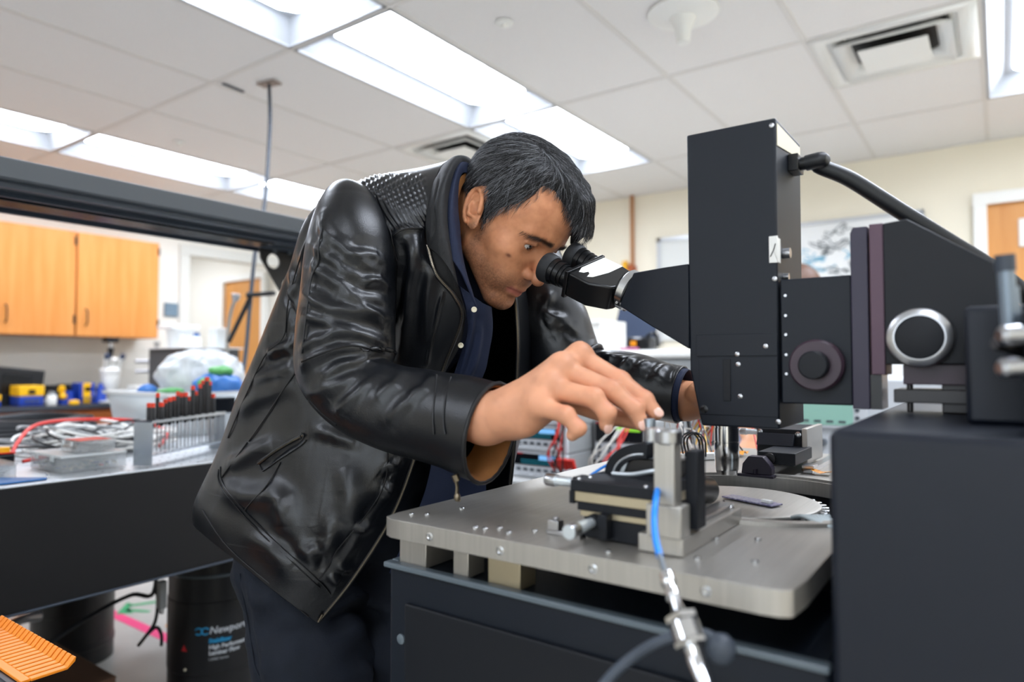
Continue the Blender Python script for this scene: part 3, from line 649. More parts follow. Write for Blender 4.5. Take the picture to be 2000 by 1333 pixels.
lipw = np.clip(np.exp(-((Z_+.0655)/.0068)**4)*(Y_ < .026)*(X_ > .0865)*np.clip((.027-Y_)/.004, 0, 1), 0, 1)
tint = blend(tint, '#a85f56', lipw*.8)
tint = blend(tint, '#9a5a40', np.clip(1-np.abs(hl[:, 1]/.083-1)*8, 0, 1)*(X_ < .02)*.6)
sy = hl[:, 1]
mole = np.exp(-((sy+.058)**2+(Z_+.018)**2)/.003**2)*(X_ > .05); tint = blend(tint, '#5e3226', np.clip(mole, 0, .8))
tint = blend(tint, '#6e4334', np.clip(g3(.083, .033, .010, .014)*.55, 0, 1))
bz_ = .0305-11*np.maximum(Y_-.030, 0)**2
brow = np.exp(-((Z_-bz_)/.0042)**2)*np.clip((Y_-.008)/.006, 0, 1)*np.clip((.060-Y_)/.014, 0, 1)*(X_ > .05)
tint = blend(tint, '#17100d', np.clip(brow*.85, 0, 1))
for i, c in enumerate(EYES):
    R3 = Matrix([list(map(float, r)) for r in HR_])
    cw = Vector(HW(c)); gz = (R3@Vector((1, .02, -.12))).normalized()
    ey = O('eyeball', MB().ball(cw, .0124, 28), MATS['eye_white'], man)
    O('iris', MB().lathe([(.0108, .0060), (.0120, .0058), (.0126, .004), (.0128, 0)], cw, gz, n=32), MATS['iris'], ey)
    O('pupil', MB().lathe([(.0129, .0024), (.01295, 0)], cw, gz, n=20), MATS['wet'], ey)
# ---- hair: a dark under-layer following the skull, then combed strands
HP = np.array([(.010, -.018), (.028, -.016), (.024, .014), (.028, .037), (.037, .051), (.040, .070), (.042, .086), (.040, .096), (.055, .101), (.075, .094), (.13, .13), (0, .3), (-.3, .3), (-.3, -.060), (-.078, -.060), (-.056, -.045), (-.046, -.012), (-.040, .022), (-.032, .034), (-.018, .036), (-.008, .020), (.003, -.018)])
def poly_sd(x, z, V2):
    d = np.full(x.shape, 1e9); ins = np.zeros(x.shape, bool); n = len(V2)
    for i in range(n):
        a = V2[i]; b = V2[(i+1) % n]; e = b-a; t = np.clip(((x-a[0])*e[0]+(z-a[1])*e[1])/(e@e), 0, 1)
        d = np.minimum(d, (x-a[0]-t*e[0])**2+(z-a[1]-t*e[1])**2)
        c = ((a[1] > z) != (b[1] > z)) & (x < (b[0]-a[0])*(z-a[1])/(b[1]-a[1]+1e-12)+a[0]); ins ^= c
    return np.where(ins, 1, -1)*np.sqrt(d)
def skull(q):
    d = sd_ell(q, (-.014, 0, .044), (.098, .077, .087)); d = smin(d, sd_ell(q, (.024, 0, .046), (.068, .064, .064)), .03)
    return smin(d, sd_ell(q, (.0, 0, -.012), (.060, .066, .06)), .02)
TOPS = [[(.012, -.036, .116), (.052, -.026, .116), (.082, -.006, .104), (.096, .022, .078), (.094, .044, .046)],
        [(-.02, -.012, .126), (.040, .0, .128), (.076, .020, .110), (.093, .042, .078), (.084, .058, .048)],
        [(-.06, .0, .110), (.0, .02, .126), (.046, .038, .116), (.072, .056, .082), (.068, .066, .05)]]
def hair_sdf(p):
    q = HL(p).astype(F4); s = poly_sd(q[:, 0]+0*q[:, 1], q[:, 2], HP)
    side = np.clip((q[:, 2]-.05)/.06, 0, 1)
    t = np.clip(s*.6, -.01, .004+.006*side); t = t*np.clip((q[:, 2]+.022)/.03, .15, 1); d = skull(q)-t
    for ch in TOPS: d = smin(d, sd_chain(q, ch, (.006, .011, .013, .012, .005)), .014)
    return smax(d, -(sd_ell(q, (.030, -.02, .02), (.073, .056, .062))), .004)
RV, RF = surface(hair_sdf, (-.74, .77, 1.28), (-.42, .99, 1.57), .0025)
RV = relax(RV, RF, 2)
RN = vnormals(RV, RF)
rl = HL(RV.astype(F4)).astype(float)
RV = RV+RN*(noise3(rl*np.array([1, 1, .35]), 160, 5, 2)*.002)[:, None]
hair = OM('hair', RV, RF, MATS['hair_base'], man)
def hair_strands():
    rs = np.random.RandomState(4); n = 26000
    w_ = np.ones(len(RV)); cand = rs.choice(len(RV), n*3)
    s = poly_sd(rl[cand, 0], rl[cand, 2], HP); top = (rl[cand, 2] > .075)
    cand = cand[((s > -.004) | top)][:n]; pos = RV[cand].copy(); nr = RN[cand].copy(); loc = rl[cand]
    m = len(pos); K = 8; out = np.zeros((m, K, 3))
    Rw = HR_.astype(float)
    # combing direction in head coordinates: the near side falls, the top sweeps forward and to his left
    part = np.clip((loc[:, 2]-.095+.6*np.minimum(loc[:, 1]+.035, .0))/.012, 0, 1)*np.clip((loc[:, 1]+.045)/.012, 0, 1)
    dside = np.stack([-.05-.9*np.clip(-loc[:, 0]/.1, 0, 1), np.sign(loc[:, 1])*.15, -np.ones(m)], -1)
    dtop = np.stack([.75+0*loc[:, 0], .62+0*loc[:, 0], -.15-14*np.clip(loc[:, 0]-.045, 0, .1)], -1)
    dr = dside*(1-part[:, None])+dtop*part[:, None]
    clump = noise3(loc, 260, 11, 1)[:, None]*np.array([1.5, .8, .5]); dr = dr+clump; dr += rs.randn(m, 3)*.09; dr = dr@Rw.T
    ln = (.018+.012*rs.rand(m))*(1-part)+(.034+.014*rs.rand(m))*part
    burn = (loc[:, 2] < .01); ln = np.where(burn, ln*.45, ln)
    lift = (.16+.16*rs.rand(m))*(1-part)+(.17+.12*rs.rand(m))*part
    cur = pos+nr*.0003; out[:, 0] = cur
    C_ = HW((0, 0, .03))
    for k in range(1, K):
        nn = (cur-C_)/np.array([1, 1, 1]); nn /= np.linalg.norm(nn, axis=1)[:, None]
        nn = nr if k < 3 else nn*.6+nr*.4
        t = dr+part[:, None]*(np.array([0, 0, -.22*k])@Rw.T)-nn*np.sum(dr*nn, 1)[:, None]; t /= np.linalg.norm(t, axis=1)[:, None]+1e-9
        cur = cur+(t+nn*(lift*(1-k/K*1.4))[:, None])*(ln/K)[:, None]
        if k < 6: dd = hair_sdf(cur.astype(F4)).astype(float); cur = cur+nr*np.clip(.0010+.0004*k-dd, 0, .006)[:, None]
        out[:, k] = cur
    return out, part
ST, part_ = hair_strands()
def hair_obj(name, S3, r0, m, parent):
    hc = bpy.data.hair_curves.new(name); n, K, _ = S3.shape; hc.add_curves([K]*n)
    off = np.array(worldloc(parent)); hc.points.foreach_set('position', (S3-off).astype(F4).ravel())
    rad = np.tile(np.linspace(1, .25, K), n)*r0; hc.points.foreach_set('radius', rad.astype(F4))
    hc.materials.append(m); o = bpy.data.objects.new(name, hc); COL.objects.link(o); o.parent = parent; o['kind'] = 'stuff'; return o
rs_ = np.random.RandomState(9); gsel = rs_.rand(len(ST)) < np.where(part_ > .5, .10, .24)
hair_obj('hair_strands', ST[~gsel], .00018, MATS['hair'], hair)
hair_obj('hair_strands', ST[gsel], .00013, MATS['hair_grey'], hair)['label'] = 'grey strands'
# loose tuft at the crown and curl at the brow
tu = []
for i in range(60):
    a = HW((-.045+rs_.randn()*.014, .01+rs_.randn()*.02, .118)); b = HW((-.085+rs_.randn()*.02, rs_.randn()*.03, .138)); c = (a+b)/2+np.array([0, 0, .012])
    tu.append([a*(1-t)**2+2*t*(1-t)*c+b*t*t for t in np.linspace(0, 1, 8)])
for i in range(70):
    a = HW((.103+rs_.randn()*.004, .044+rs_.randn()*.010, .055)); b = a+np.array([-.012+rs_.randn()*.006, rs_.randn()*.006, -.022+rs_.randn()*.004]); c = (a+b)/2+np.array([.014, 0, -.012])
    tu.append([a*(1-t)**2+2*t*(1-t)*c+b*t*t for t in np.linspace(0, 1, 8)])
hair_obj('hair_tuft', np.array(tu), .00013, MATS['hair'], hair)
# brows and lashes
bw = []
for s in (-1, 1):
    for i in range(420):
        y = .009+.048*rs_.rand(); z = .0305-11*max(y-.030, 0)**2+rs_.randn()*.0022*(1.2-12*max(y-.03, 0)); q = HW((.05, s*y, z))
        k = np.argmin(np.abs(hl[:, 1]-s*y)*1.0+np.abs(Z_-z)+np.where(X_ > .055, 0, 1)); a = HV[k]
        dloc = np.array([.25, s*.9, .35-.9*(y > .035)]); t = (dloc@HR_.T.astype(float)); b = a+t/np.linalg.norm(t)*.008+np.array([.0004, -.0004, 0])
        bw.append([a+(b-a)*u for u in np.linspace(0, 1, 4)])
hair_obj('eyebrow_hair', np.array(bw), .00014, MATS['hair'], man)
# ============================================================ the man: hands, trunk and legs (one skin mesh)
A3 = lambda *q: np.array(P(*q))
RH = dict(w0=A3(950, 818, .818), w1=A3(1000, 806, .795),
    pinky=[A3(1052, 792, .752), A3(1106, 812, .728), A3(1130, 838, .722), A3(1118, 850, .728)],
    ring=[A3(1071, 758, .762), A3(1160, 778, .735), A3(1186, 808, .728), A3(1184, 830, .731)],
    middle=[A3(1096, 722, .775), A3(1196, 764, .752), A3(1240, 800, .741), A3(1253, 829, .737)],
    index=[A3(1132, 699, .792), A3(1212, 745, .770), A3(1260, 782, .752), A3(1281, 808, .745)],
    thumb=[A3(1030, 790, .825), A3(1100, 780, .828), A3(1190, 812, .79), A3(1262, 828, .757)])
def hand_sdf(p, H, arm):
    d = sd_chain(p, [arm, H['w0'], H['w1']], (.026, .0305, .0295), .01)
    for f, r in (('pinky', .0160), ('ring', .0185), ('middle', .0185), ('index', .0165)):
        d = smin(d, sd_cap(p, H['w1'], H[f][0], .022, r), .014)
    d = smin(d, sd_cap(p, (H['w1']+H['pinky'][0])/2+np.array([0, 0, -.012]), H['ring'][0]+np.array([.0, 0.01, -.016]), .02, .016), .012)
    d = smin(d, sd_cap(p, H['w1']+np.array([0, .008, -.004]), H['thumb'][0], .022, .017), .014)
    d = smin(d, sd_cap(p, H['thumb'][0], H['thumb'][1], .017, .0125), .010)
    for f, rs in (('pinky', (.0115, .0092, .0080, .0070)), ('ring', (.0130, .0108, .0092, .0080)), ('middle', (.0132, .0112, .0094, .0080)), ('index', (.0128, .0108, .0092, .0080)), ('thumb', (.0135, .0122, .0108, .0090))):
        c = H[f]
        e = sd_chain(p, c, rs, .003)
        for k in (1, 2): e = smin(e, sd_ball(p, c[k]+np.array([0, 0, .0012]), rs[k]*1.03), .004)
        d = smin(d, e, .0035)
    for f in ('pinky', 'ring', 'middle', 'index'): d = smin(d, sd_ball(p, H[f][0]+np.array([.001, 0, .004]), .0125), .009)
    return d
ELB = A3(690, 760, .955)
mid_arm = A3(870, 815, .89)
HDV, HDF = surface(lambda p: hand_sdf(p, RH, mid_arm), (-.64, .56, 1.03), (-.25, .74, 1.22), .002)
HDV = relax(HDV, HDF, 2, .4)
LW0, LW1 = A3(1338, 772, 1.112), A3(1385, 780, 1.10)
def mirror_hand(H):
    o = H['w0']; ax = H['w1']-H['w0']; out = {}
    for k, v in H.items():
        f = lambda q: LW0+np.array([(q-o)[0]*.95, -(q-o)[1]*.8+.0, (q-o)[2]*.9-.01])
        out[k] = [f(q) for q in v] if isinstance(v, list) else f(v)
    return out
LH = mirror_hand(RH)
LH['w1'] = LW1
larm = A3(1190, 735, 1.18)
lo_ = np.min([LH[f][k] for f in ('pinky', 'ring', 'middle', 'index', 'thumb') for k in range(4)]+[LW0, LW1], axis=0)-.05
hi_ = np.max([LH[f][k] for f in ('pinky', 'ring', 'middle', 'index', 'thumb') for k in range(4)]+[LW0, LW1], axis=0)+.05
LV, LF = surface(lambda p: hand_sdf(p, LH, larm), lo_, hi_, .003)
LV = relax(LV, LF, 1, .4)
TORSO = [((-.775, .875, 1.36), (.085, .155, .075)), ((-.83, .875, 1.27), (.105, .150, .12)), ((-.93, .875, 1.10), (.105, .14, .13)), ((-1.02, .875, .95), (.115, .155, .12))]
RT3 = rot_xyz(0, 34, 0)
SH_R, SH_L = A3(712, 432, 1.04), A3(1010, 490, 1.28)
HIPR, HIPL = np.array([-1.055, .785, .90]), np.array([-1.02, .965, .90])
KNR, KNL = np.array([-.955, .77, .50]), np.array([-.88, .97, .50]); ANR, ANL = np.array([-1.0, .76, .09]), np.array([-.93, .98, .09])
def trunk(p, g=0.0):
    d = None
    for c, r in TORSO:
        e = sd_ell(p, c, np.array(r)+g, RT3); d = e if d is None else smin(d, e, .05)
    return d
def body_rest(p):
    d = trunk(p, -.02)
    d = smin(d, sd_chain(p, [(-.785, .875, 1.37), SH_R, ELB, mid_arm], (.04, .033, .030, .026)), .03)
    d = smin(d, sd_chain(p, [(-.775, .875, 1.40), SH_L, A3(1120, 725, 1.25), larm], (.05, .045, .036, .034)), .03)
    for a, b, c in ((HIPR, KNR, ANR), (HIPL, KNL, ANL)): d = smin(d, sd_chain(p, [a, b, c], (.075, .05, .035)), .03)
    return d
BV, BF = surface(body_rest, (-1.3, .55, .02), (-.5, 1.25, 1.52), .009, 4)
HDN = vnormals(HDV, HDF); hd_ = np.zeros(len(HDV))
for f in ('pinky', 'ring', 'middle', 'index'):
    for q in (1, 2):
        c = RH[f][q]; ax = RH[f][q]-RH[f][q-1]; ax = ax/np.linalg.norm(ax); rel = HDV-c; al = rel@ax; ra = np.linalg.norm(rel-al[:, None]*ax, axis=1)
        up = np.clip((HDN@np.array([0, -.3, .95])), 0, 1); hd_ -= .0007*up*(ra < .016)*np.exp(-(al/.006)**2)*(.5+.5*np.cos(al*2*pi/.0032))
for f in ('ring', 'middle', 'index'):
    a, b = RH['w1']+(RH[f][0]-RH['w1'])*.25+np.array([0, 0, .018]), RH[f][0]+np.array([0, 0, .014]); e = b-a; t = np.clip((HDV-a)@e/(e@e), 0, 1)
    hd_ += .0018*np.exp(-(np.linalg.norm(HDV-a-t[:, None]*e, axis=1)/.0055)**2)
HDV = HDV+HDN*hd_[:, None]
k1 = noise3(HDV, 60, 5); htint = np.tile(lin('#d79a78'), (len(HDV), 1)); htint = htint*(1-np.clip(k1+.1, 0, .4)[:, None]*.45)
for f in ('pinky', 'ring', 'middle', 'index'):
    for q in (0, 1, 2):
        w_ = np.exp(-np.sum((HDV-(RH[f][q]+np.array([0, 0, .008])))**2, 1)/.0075**2); htint = htint*(1-w_[:, None]*.5)+lin('#c0705a')*w_[:, None]*.5
allV = np.concatenate([HV, HDV, LV, BV]); o1 = len(HV); o2 = o1+len(HDV); o3 = o2+len(LV)
allF = np.concatenate([HF, HDF+o1, LF+o2, BF+o3])
allC = np.concatenate([tint, htint, np.tile(lin('#c98c68'), (len(LV)+len(BV), 1))])
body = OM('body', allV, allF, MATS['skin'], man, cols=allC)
nail = mat('nail', '#e6b8a6', .25, coat=.4)
for f, n_ in (('index', (.55, -.6, .35)), ('middle', (.5, -.75, .1)), ('ring', (.7, -.6, .1))):
    c = Vector(RH[f][3]); nn = Vector(n_).normalized(); t = (Vector(RH[f][3])-Vector(RH[f][2])).normalized(); nn = (nn-t*nn.dot(t)).normalized()
    R3 = Matrix((t, nn.cross(t), nn)).transposed()
    mb = MB().ball((0, 0, 0), 1, 16, (.0062, .0052, .0014)); mb.v = [tuple(R3@Vector(v)+c+nn*.0072+t*.002) for v in mb.v]; O('fingernail', mb, nail, body)
# ------------------------------------------------ cloth helpers
def cr(p, n):
    """catmull-rom along axis 0 with n samples overall"""
    m = len(p); t = np.linspace(0, m-1, n); i = np.minimum(t.astype(int), m-2); f = (t-i)[:, None, None]
    g = lambda k: p[np.clip(k, 0, m-1)]
    a, b, c, d = g(i-1), g(i), g(i+1), g(i+2)
    return .5*((2*b)+(-a+c)*f+(2*a-5*b+4*c-d)*f*f+(-a+3*b-3*c+d)*f**3)
def net(ctrl, nu, nv, closed=False):
    c = np.array(ctrl, float)                   # rows, cols, 3
    if closed: c = np.concatenate([c[:, -2:-1], c, c[:, :1], c[:, 1:2]], 1) if False else c
    r = cr(c, nv); r = np.swapaxes(r, 0, 1); r = cr(r, nu); return np.swapaxes(r, 0, 1)
def grid_faces(nv, nu, closed=False):
    i, j = np.meshgrid(np.arange(nv-1), np.arange(nu if closed else nu-1), indexing='ij'); j2 = (j+1) % nu
    return np.stack([i*nu+j, i*nu+j2, (i+1)*nu+j2, (i+1)*nu+j], -1).reshape(-1, 4)
def orient(V_, F_):
    n = vnormals(V_, F_); c = V_.mean(0)
    return n
def on_surface(V_, pts2, rad=7):
    """nearest visible vertex of V_ for drawing points given in the photo frame"""
    x, y, d = PX(V_); out = []
    for (a, b) in pts2:
        r = rad
        while True:
            m = np.where((np.abs(x-a) < r) & (np.abs(y-b) < r))[0]
            if len(m) or r > 11: break
            r *= 1.6
        if len(m): out.append(V_[m[np.argmin(d[m]+.0006*np.hypot(x[m]-a, y[m]-b)*1.0)]])
    return np.array(out)
def seg_dist(V_, pl):
    best = np.full(len(V_), 9.0); tt = np.zeros(len(V_)); n = len(pl)
    for i in range(n-1):
        a, b = pl[i], pl[i+1]; e = b-a; L2 = e@e
        if L2 < 1e-12: continue
        t = np.clip((V_-a)@e/L2, 0, 1); d = np.linalg.norm(V_-a-t[:, None]*e, axis=1)
        m = d < best; best[m] = d[m]; tt[m] = (i+t[m])/(n-1)
    return best, tt
def dense2(p, n=6):
    p = np.array(p, float); return spline(np.concatenate([p, np.zeros((len(p), 1))], 1), n)[:, :2]
def drape(V_, F_, lines, N_=None, taper=True):
    """lines: (points in the photo frame, amplitude m, width m); raises or sinks the cloth along them"""
    N_ = vnormals(V_, F_) if N_ is None else N_
    disp = np.zeros(len(V_))
    for pts, amp, wd, *fq in lines:
        pl = on_surface(V_, dense2(pts, 4))
        if len(pl) < 2: continue
        lo, hi = pl.min(0)-wd*3, pl.max(0)+wd*3; m = np.where(np.all((V_ > lo) & (V_ < hi), 1))[0]
        if not len(m): continue
        d, t = seg_dist(V_[m], pl); k = np.sin(np.pi*np.clip(t*.92+.04, 0, 1))**.6 if taper else 1
        big = wd > .0055; disp[m] += amp*(1.9*np.exp(-(d/wd)**2)-.7*np.exp(-(d/(2.3*wd))**2) if big else 1.2*np.exp(-(d/wd)**2))*k*(1+.6*np.sin(t*len(pl)*.9) if not big else 1)
    return V_+N_*disp[:, None]
def outward(V_, F_, ref):
    n = vnormals(V_, F_)
    if np.mean(np.sum(n*(V_-ref), 1)) < 0: F_ = F_[:, ::-1]; n = -n
    return F_, n
mat('leather', '#0d0f13', .31, bump=.16, bscale=800, spec=.6, detail=6, stretch=(1, 1, 1)); mat('leather_edge', '#0b0b0e', .45); mat('leather_inner', '#0a0a0c', .7)
mat('denim_navy', '#0f1b36', .8, bump=.3, bscale=900); mat('shirt_navy', '#0d1730', .85, bump=.3, bscale=900, var=.2, vscale=60); mat('lining_tan', '#8a5a2c', .85, bump=.3, bscale=400)
mat('trouser', '#0a1321', .85, bump=.35, bscale=700, var=.25, vscale=25); mat('zip_metal', '#7a7060', .3, metal=1); mat('shoe', '#101012', .4)
# ------------------------------------------------ near sleeve
def sleeve(rings, nu, nv):
    """rings: (px, py, depth, half width px, depth radius m)"""
    C = np.array([A3(a, b, c) for a, b, c, _, _ in rings]); n = len(rings)
    Cs = cr(C[:, None, :], nv)[:, 0]; par = np.array([[r[3]*r[2]/FPX, r[4], 0] for r in rings]); Ps = cr(par[:, None, :], nv)[:, 0]
    T_ = np.gradient(Cs, axis=0); T_ /= np.linalg.norm(T_, axis=1)[:, None]
    vw = np.array(FW); W_ = np.cross(T_, vw); W_ /= np.linalg.norm(W_, axis=1)[:, None]; D_ = np.cross(W_, T_)
    a = np.linspace(0, 2*pi, nu, endpoint=False)
    g = Cs[:, None]+W_[:, None]*(Ps[:, 0, None, None]*np.cos(a)[None, :, None])+D_[:, None]*(Ps[:, 1, None, None]*np.sin(a)[None, :, None])
    return g, Cs
NS = [(676, 371, 1.03, 10, .012), (678, 380, 1.025, 36, .036), (683, 415, 1.01, 64, .056), (686, 480, .99, 85, .068), (681, 570, .975, 92, .066), (676, 650, .96, 95, .064), (678, 718, .95, 97, .060),
      (706, 768, .935, 84, .058), (762, 796, .91, 84, .056), (835, 812, .88, 90, .053), (895, 827, .85, 96, .050), (938, 842, .828, 99, .048), (958, 848, .818, 101, .047)]
def cloth(name, g, m, closed, lines, parent, thick=.003, extra=None, mir=None, ndisp=(.0016, 22, 1), flip=None):
    nv, nu = g.shape[:2]; V_ = g.reshape(-1, 3); F_ = grid_faces(nv, nu, closed)
    F_, N_ = outward(V_, F_, V_.mean(0)) if flip is None else ((F_[:, ::-1], -vnormals(V_, F_)) if flip else (F_, vnormals(V_, F_)))
    if extra is not None: V_ = V_+N_*extra(V_)[:, None]
    V_ = V_+N_*(noise3(V_, ndisp[1], ndisp[2], 1)*2*ndisp[0])[:, None]
    V_ = drape(V_, F_, lines, N_)
    o = OM(name, V_, F_, m, parent)
    s = o.modifiers.new('s', 'SOLIDIFY'); s.thickness = thick; s.offset = -1
    return o, V_, F_
z2 = lambda L: [(x/2.222+380, y/2.222+260) for x, y in L]
zT = lambda L: [(x/2.629+340, y/2.629+230) for x, y in L]
SF = [(zT([(760, 560), (830, 640), (960, 740), (1090, 790)]), .006, .011), (zT([(690, 640), (790, 710), (900, 800), (1100, 870)]), .006, .010), (zT([(700, 760), (830, 840), (940, 905), (1110, 950)]), .006, .010),
      (zT([(650, 890), (760, 960), (900, 990), (1130, 1020)]), .007, .011), (zT([(640, 1010), (760, 1040), (940, 1095)]), .005, .009), (zT([(640, 1190), (760, 1130), (900, 1105), (1090, 1150)]), .006, .009),
      (zT([(740, 480), (770, 600), (730, 720), (690, 800)]), .005, .010), (zT([(900, 700), (1010, 700), (1100, 740)]), .004, .008), (zT([(960, 860), (1050, 830), (1120, 860)]), .004, .007), (zT([(820, 900), (950, 950), (1100, 1060)]), .004, .008),
      (zT([(640, 1270), (760, 1210), (900, 1180), (1010, 1200)]), .006, .009), (zT([(760, 1340), (860, 1270), (1010, 1240)]), .005, .009),
      (z2([(480, 1150), (600, 1100), (700, 1045)]), .004, .010), (z2([(830, 1250), (930, 1160), (1030, 1040)]), .004, .010), (z2([(600, 1230), (660, 1170), (760, 1070)]), .004, .009), (z2([(900, 1010), (860, 1080), (780, 1150)]), .003, .010)]
SSEAM = [z2([(1045, 1035), (1030, 1200), (1035, 1310)]), z2([(1100, 1045), (1078, 1200), (1080, 1310)]), z2([(450, 990), (520, 968), (640, 925), (740, 925), (840, 968)]), z2([(550, 400), (530, 470), (540, 560), (490, 640), (470, 800), (452, 960)]), z2([(470, 1180), (600, 1280)])]
g, _ = sleeve(NS, 200, 330)
jk_l = T  # (no-op alias)
jacket_root = None
# ------------------------------------------------ jacket body
ROWS = [
 [(835, 480, .985), (831, 440, .985), (838, 395, .995), (850, 350, 1.03), (872, 316, 1.09), (905, 318, 1.15), (935, 370, 1.2), (965, 470, 1.18), (992, 566, 1.13)],
 [(852, 535, .975), (800, 480, .965), (745, 405, .985), (700, 356, 1.03), (768, 346, 1.14), (850, 345, 1.25), (950, 385, 1.33), (1015, 470, 1.27), (1003, 575, 1.15)],
 [(888, 580, .985), (815, 560, .985), (720, 520, 1.02), (650, 440, 1.05), (622, 402, 1.10), (760, 420, 1.30), (960, 480, 1.38), (1050, 540, 1.28), (1008, 600, 1.15)],
 [(901, 625, 1.00), (822, 640, 1.01), (700, 620, 1.05), (602, 560, 1.09), (566, 530, 1.17), (700, 560, 1.35), (950, 600, 1.4), (1058, 650, 1.28), (1012, 680, 1.15)],
 [(866, 720, 1.03), (792, 730, 1.035), (680, 720, 1.08), (560, 675, 1.12), (503, 690, 1.20), (640, 700, 1.38), (900, 720, 1.42), (1035, 760, 1.28), (1008, 780, 1.16)],
 [(825, 850, 1.07), (760, 850, 1.06), (640, 840, 1.08), (510, 825, 1.14), (446, 835, 1.24), (600, 830, 1.42), (860, 850, 1.44), (1000, 870, 1.30), (1003, 880, 1.17)],
 [(770, 1000, 1.08), (700, 985, 1.045), (575, 960, 1.075), (455, 930, 1.14), (406, 935, 1.23), (560, 940, 1.42), (820, 980, 1.42), (960, 990, 1.30), (990, 990, 1.18)],
 [(690, 1130, 1.08), (620, 1085, 1.05), (505, 1040, 1.085), (415, 1000, 1.15), (388, 985, 1.24), (520, 985, 1.42), (780, 1040, 1.42), (930, 1050, 1.3), (975, 1040, 1.19)],
 [(620, 1217, 1.085), (556, 1172, 1.06), (474, 1108, 1.09), (408, 1052, 1.15), (386, 1018, 1.24), (500, 1020, 1.42), (760, 1080, 1.42), (900, 1100, 1.3), (960, 1080, 1.2)]]
ctrl = [[A3(*q) for q in r] for r in ROWS]
gj = net(ctrl, 420, 420)
z8 = lambda L: [(x/2.818+380, y/2.818+860) for x, y in L]
z8h = lambda L: [(x/3.703+800, y/3.703+280) for x, y in L]
JSEAM = [z2([(500, 440), (440, 560), (385, 780), (378, 880), (310, 930), (240, 1060), (130, 1310)]), z2([(440, 1030), (350, 1160), (220, 1330)]), z8([(270, 0), (130, 195)]),
      z8([(122, 130), (125, 210), (200, 330), (330, 450), (560, 660), (700, 790), (750, 850)]), z8([(1060, 60), (1060, 200), (1000, 340), (880, 500), (760, 660), (690, 770)]),
      z8([(270, 390), (360, 260), (440, 160), (470, 120)]), z2([(700, 212), (780, 300), (830, 400), (845, 465), (880, 560)]), z2([(850, 452), (900, 420), (960, 412), (1010, 420)]), z2([(1080, 690), (1040, 850), (1010, 1010)]),
      z8([(345, 120), (440, 60), (540, 10), (600, -30)]), z8([(355, 156), (450, 94), (560, 36), (610, 0)]), z8([(345, 120), (355, 156)]), z8([(25, 370), (140, 560), (400, 780), (630, 975)]), z8([(112, 150), (112, 220), (190, 345), (320, 470), (550, 680), (690, 815)])]
JF = [(z2([(850, 450), (900, 420), (960, 412), (1010, 420)]), .003, .006), (z8([(1110, 60), (1120, 200), (1050, 350), (940, 500), (820, 690), (770, 830)]), .0022, .009), (z8([(350, 138), (440, 78), (540, 22), (600, -14)]), -.003, .006),
      # folds
      (z2([(960, 460), (940, 600), (920, 800), (890, 980)]), .006, .012), (z2([(1040, 560), (1010, 700), (1000, 880)]), .004, .010), (z2([(1080, 690), (1040, 850), (1010, 1010)]), .0025, .003),
      (z2([(900, 480), (890, 640), (880, 800)]), -.006, .010), (z2([(540, 360), (510, 440), (440, 560)]), .008, .010), (z2([(500, 480), (440, 640), (400, 760)]), .006, .010),
      (z2([(390, 700), (430, 830), (440, 980)]), -.006, .010), (z2([(300, 960), (360, 940), (430, 920)]), .008, .012), (z2([(400, 600), (420, 700), (445, 820)]), .006, .010),
      (z2([(240, 1080), (330, 1040), (430, 1020)]), .006, .016), (z2([(180, 1200), (300, 1130), (430, 1090)]), .005, .018), (z2([(520, 1290), (600, 1310), (700, 1350)]), .005, .012),
      (z8([(130, 240), (250, 300), (400, 330), (520, 400)]), .006, .02), (z8([(160, 130), (300, 60), (420, 10)]), .006, .016), (z8([(400, 250), (480, 330), (480, 480)]), .007, .020), (z8([(560, 590), (640, 620), (740, 560), (740, 440)]), .006, .014),
      (z8([(650, 560), (700, 640), (700, 740)]), -.005, .012), (z8([(820, 150), (860, 300), (820, 460)]), .006, .02), (z8([(300, 520), (420, 600), (520, 720)]), .005, .02), (z8([(1060, 120), (1120, 150)]), .006, .012), (z8([(1030, 260), (1100, 300)]), .006, .010), (z8([(880, 480), (980, 500)]), .006, .010), (z8([(740, 740), (800, 780)]), .007, .010), (z8([(780, 690), (870, 720)]), .005, .009),
      (z8([(300, 480), (480, 560), (640, 720)]), -.003, .014)]
def yoke(V_):
    x, y, d = PX(V_); m = np.clip((835-x)/12, 0, 1)*np.clip((x-(690+.0*y))/20, 0, 1)*np.clip((452-.22*(835-x)*0-y)/6, 0, 1)*np.clip((y-338)/6, 0, 1)*(d < 1.12)
    edge = np.clip((x-(690+(y-350)*.62))/10, 0, 1)
    r = np.sin((x*.88-y*.47+3*np.sin(y*.05))*2*pi/9.0); s = np.sin((x*.45+y*.85)*2*pi/10)*np.clip((415-y)/40, 0, 1)
    return m*edge*(.0012*r+.0007*s)
jacket, JV, JFc = cloth('leather_jacket', gj, MATS['leather'], False, JF, man, .0035, yoke, ndisp=(.0034, 9, 3))
jacket['label'] = 'black leather jacket with ribbed shoulders, open zip and side pocket'
slv, SV, SFc = cloth('sleeve', g, MATS['leather'], True, SF, jacket, .003, ndisp=(.0016, 14, 5))
FS = [(1012, 455, 1.27, 40, .05), (1030, 500, 1.26, 62, .062), (1052, 560, 1.25, 66, .062), (1078, 630, 1.24, 72, .062), (1108, 700, 1.23, 70, .058), (1150, 735, 1.215, 62, .054), (1200, 740, 1.18, 56, .05), (1250, 752, 1.15, 58, .048), (1295, 764, 1.125, 58, .046), (1330, 770, 1.108, 58, .045)]
z4 = lambda L: [(x/5.553+1060, y/5.553+500) for x, y in L]
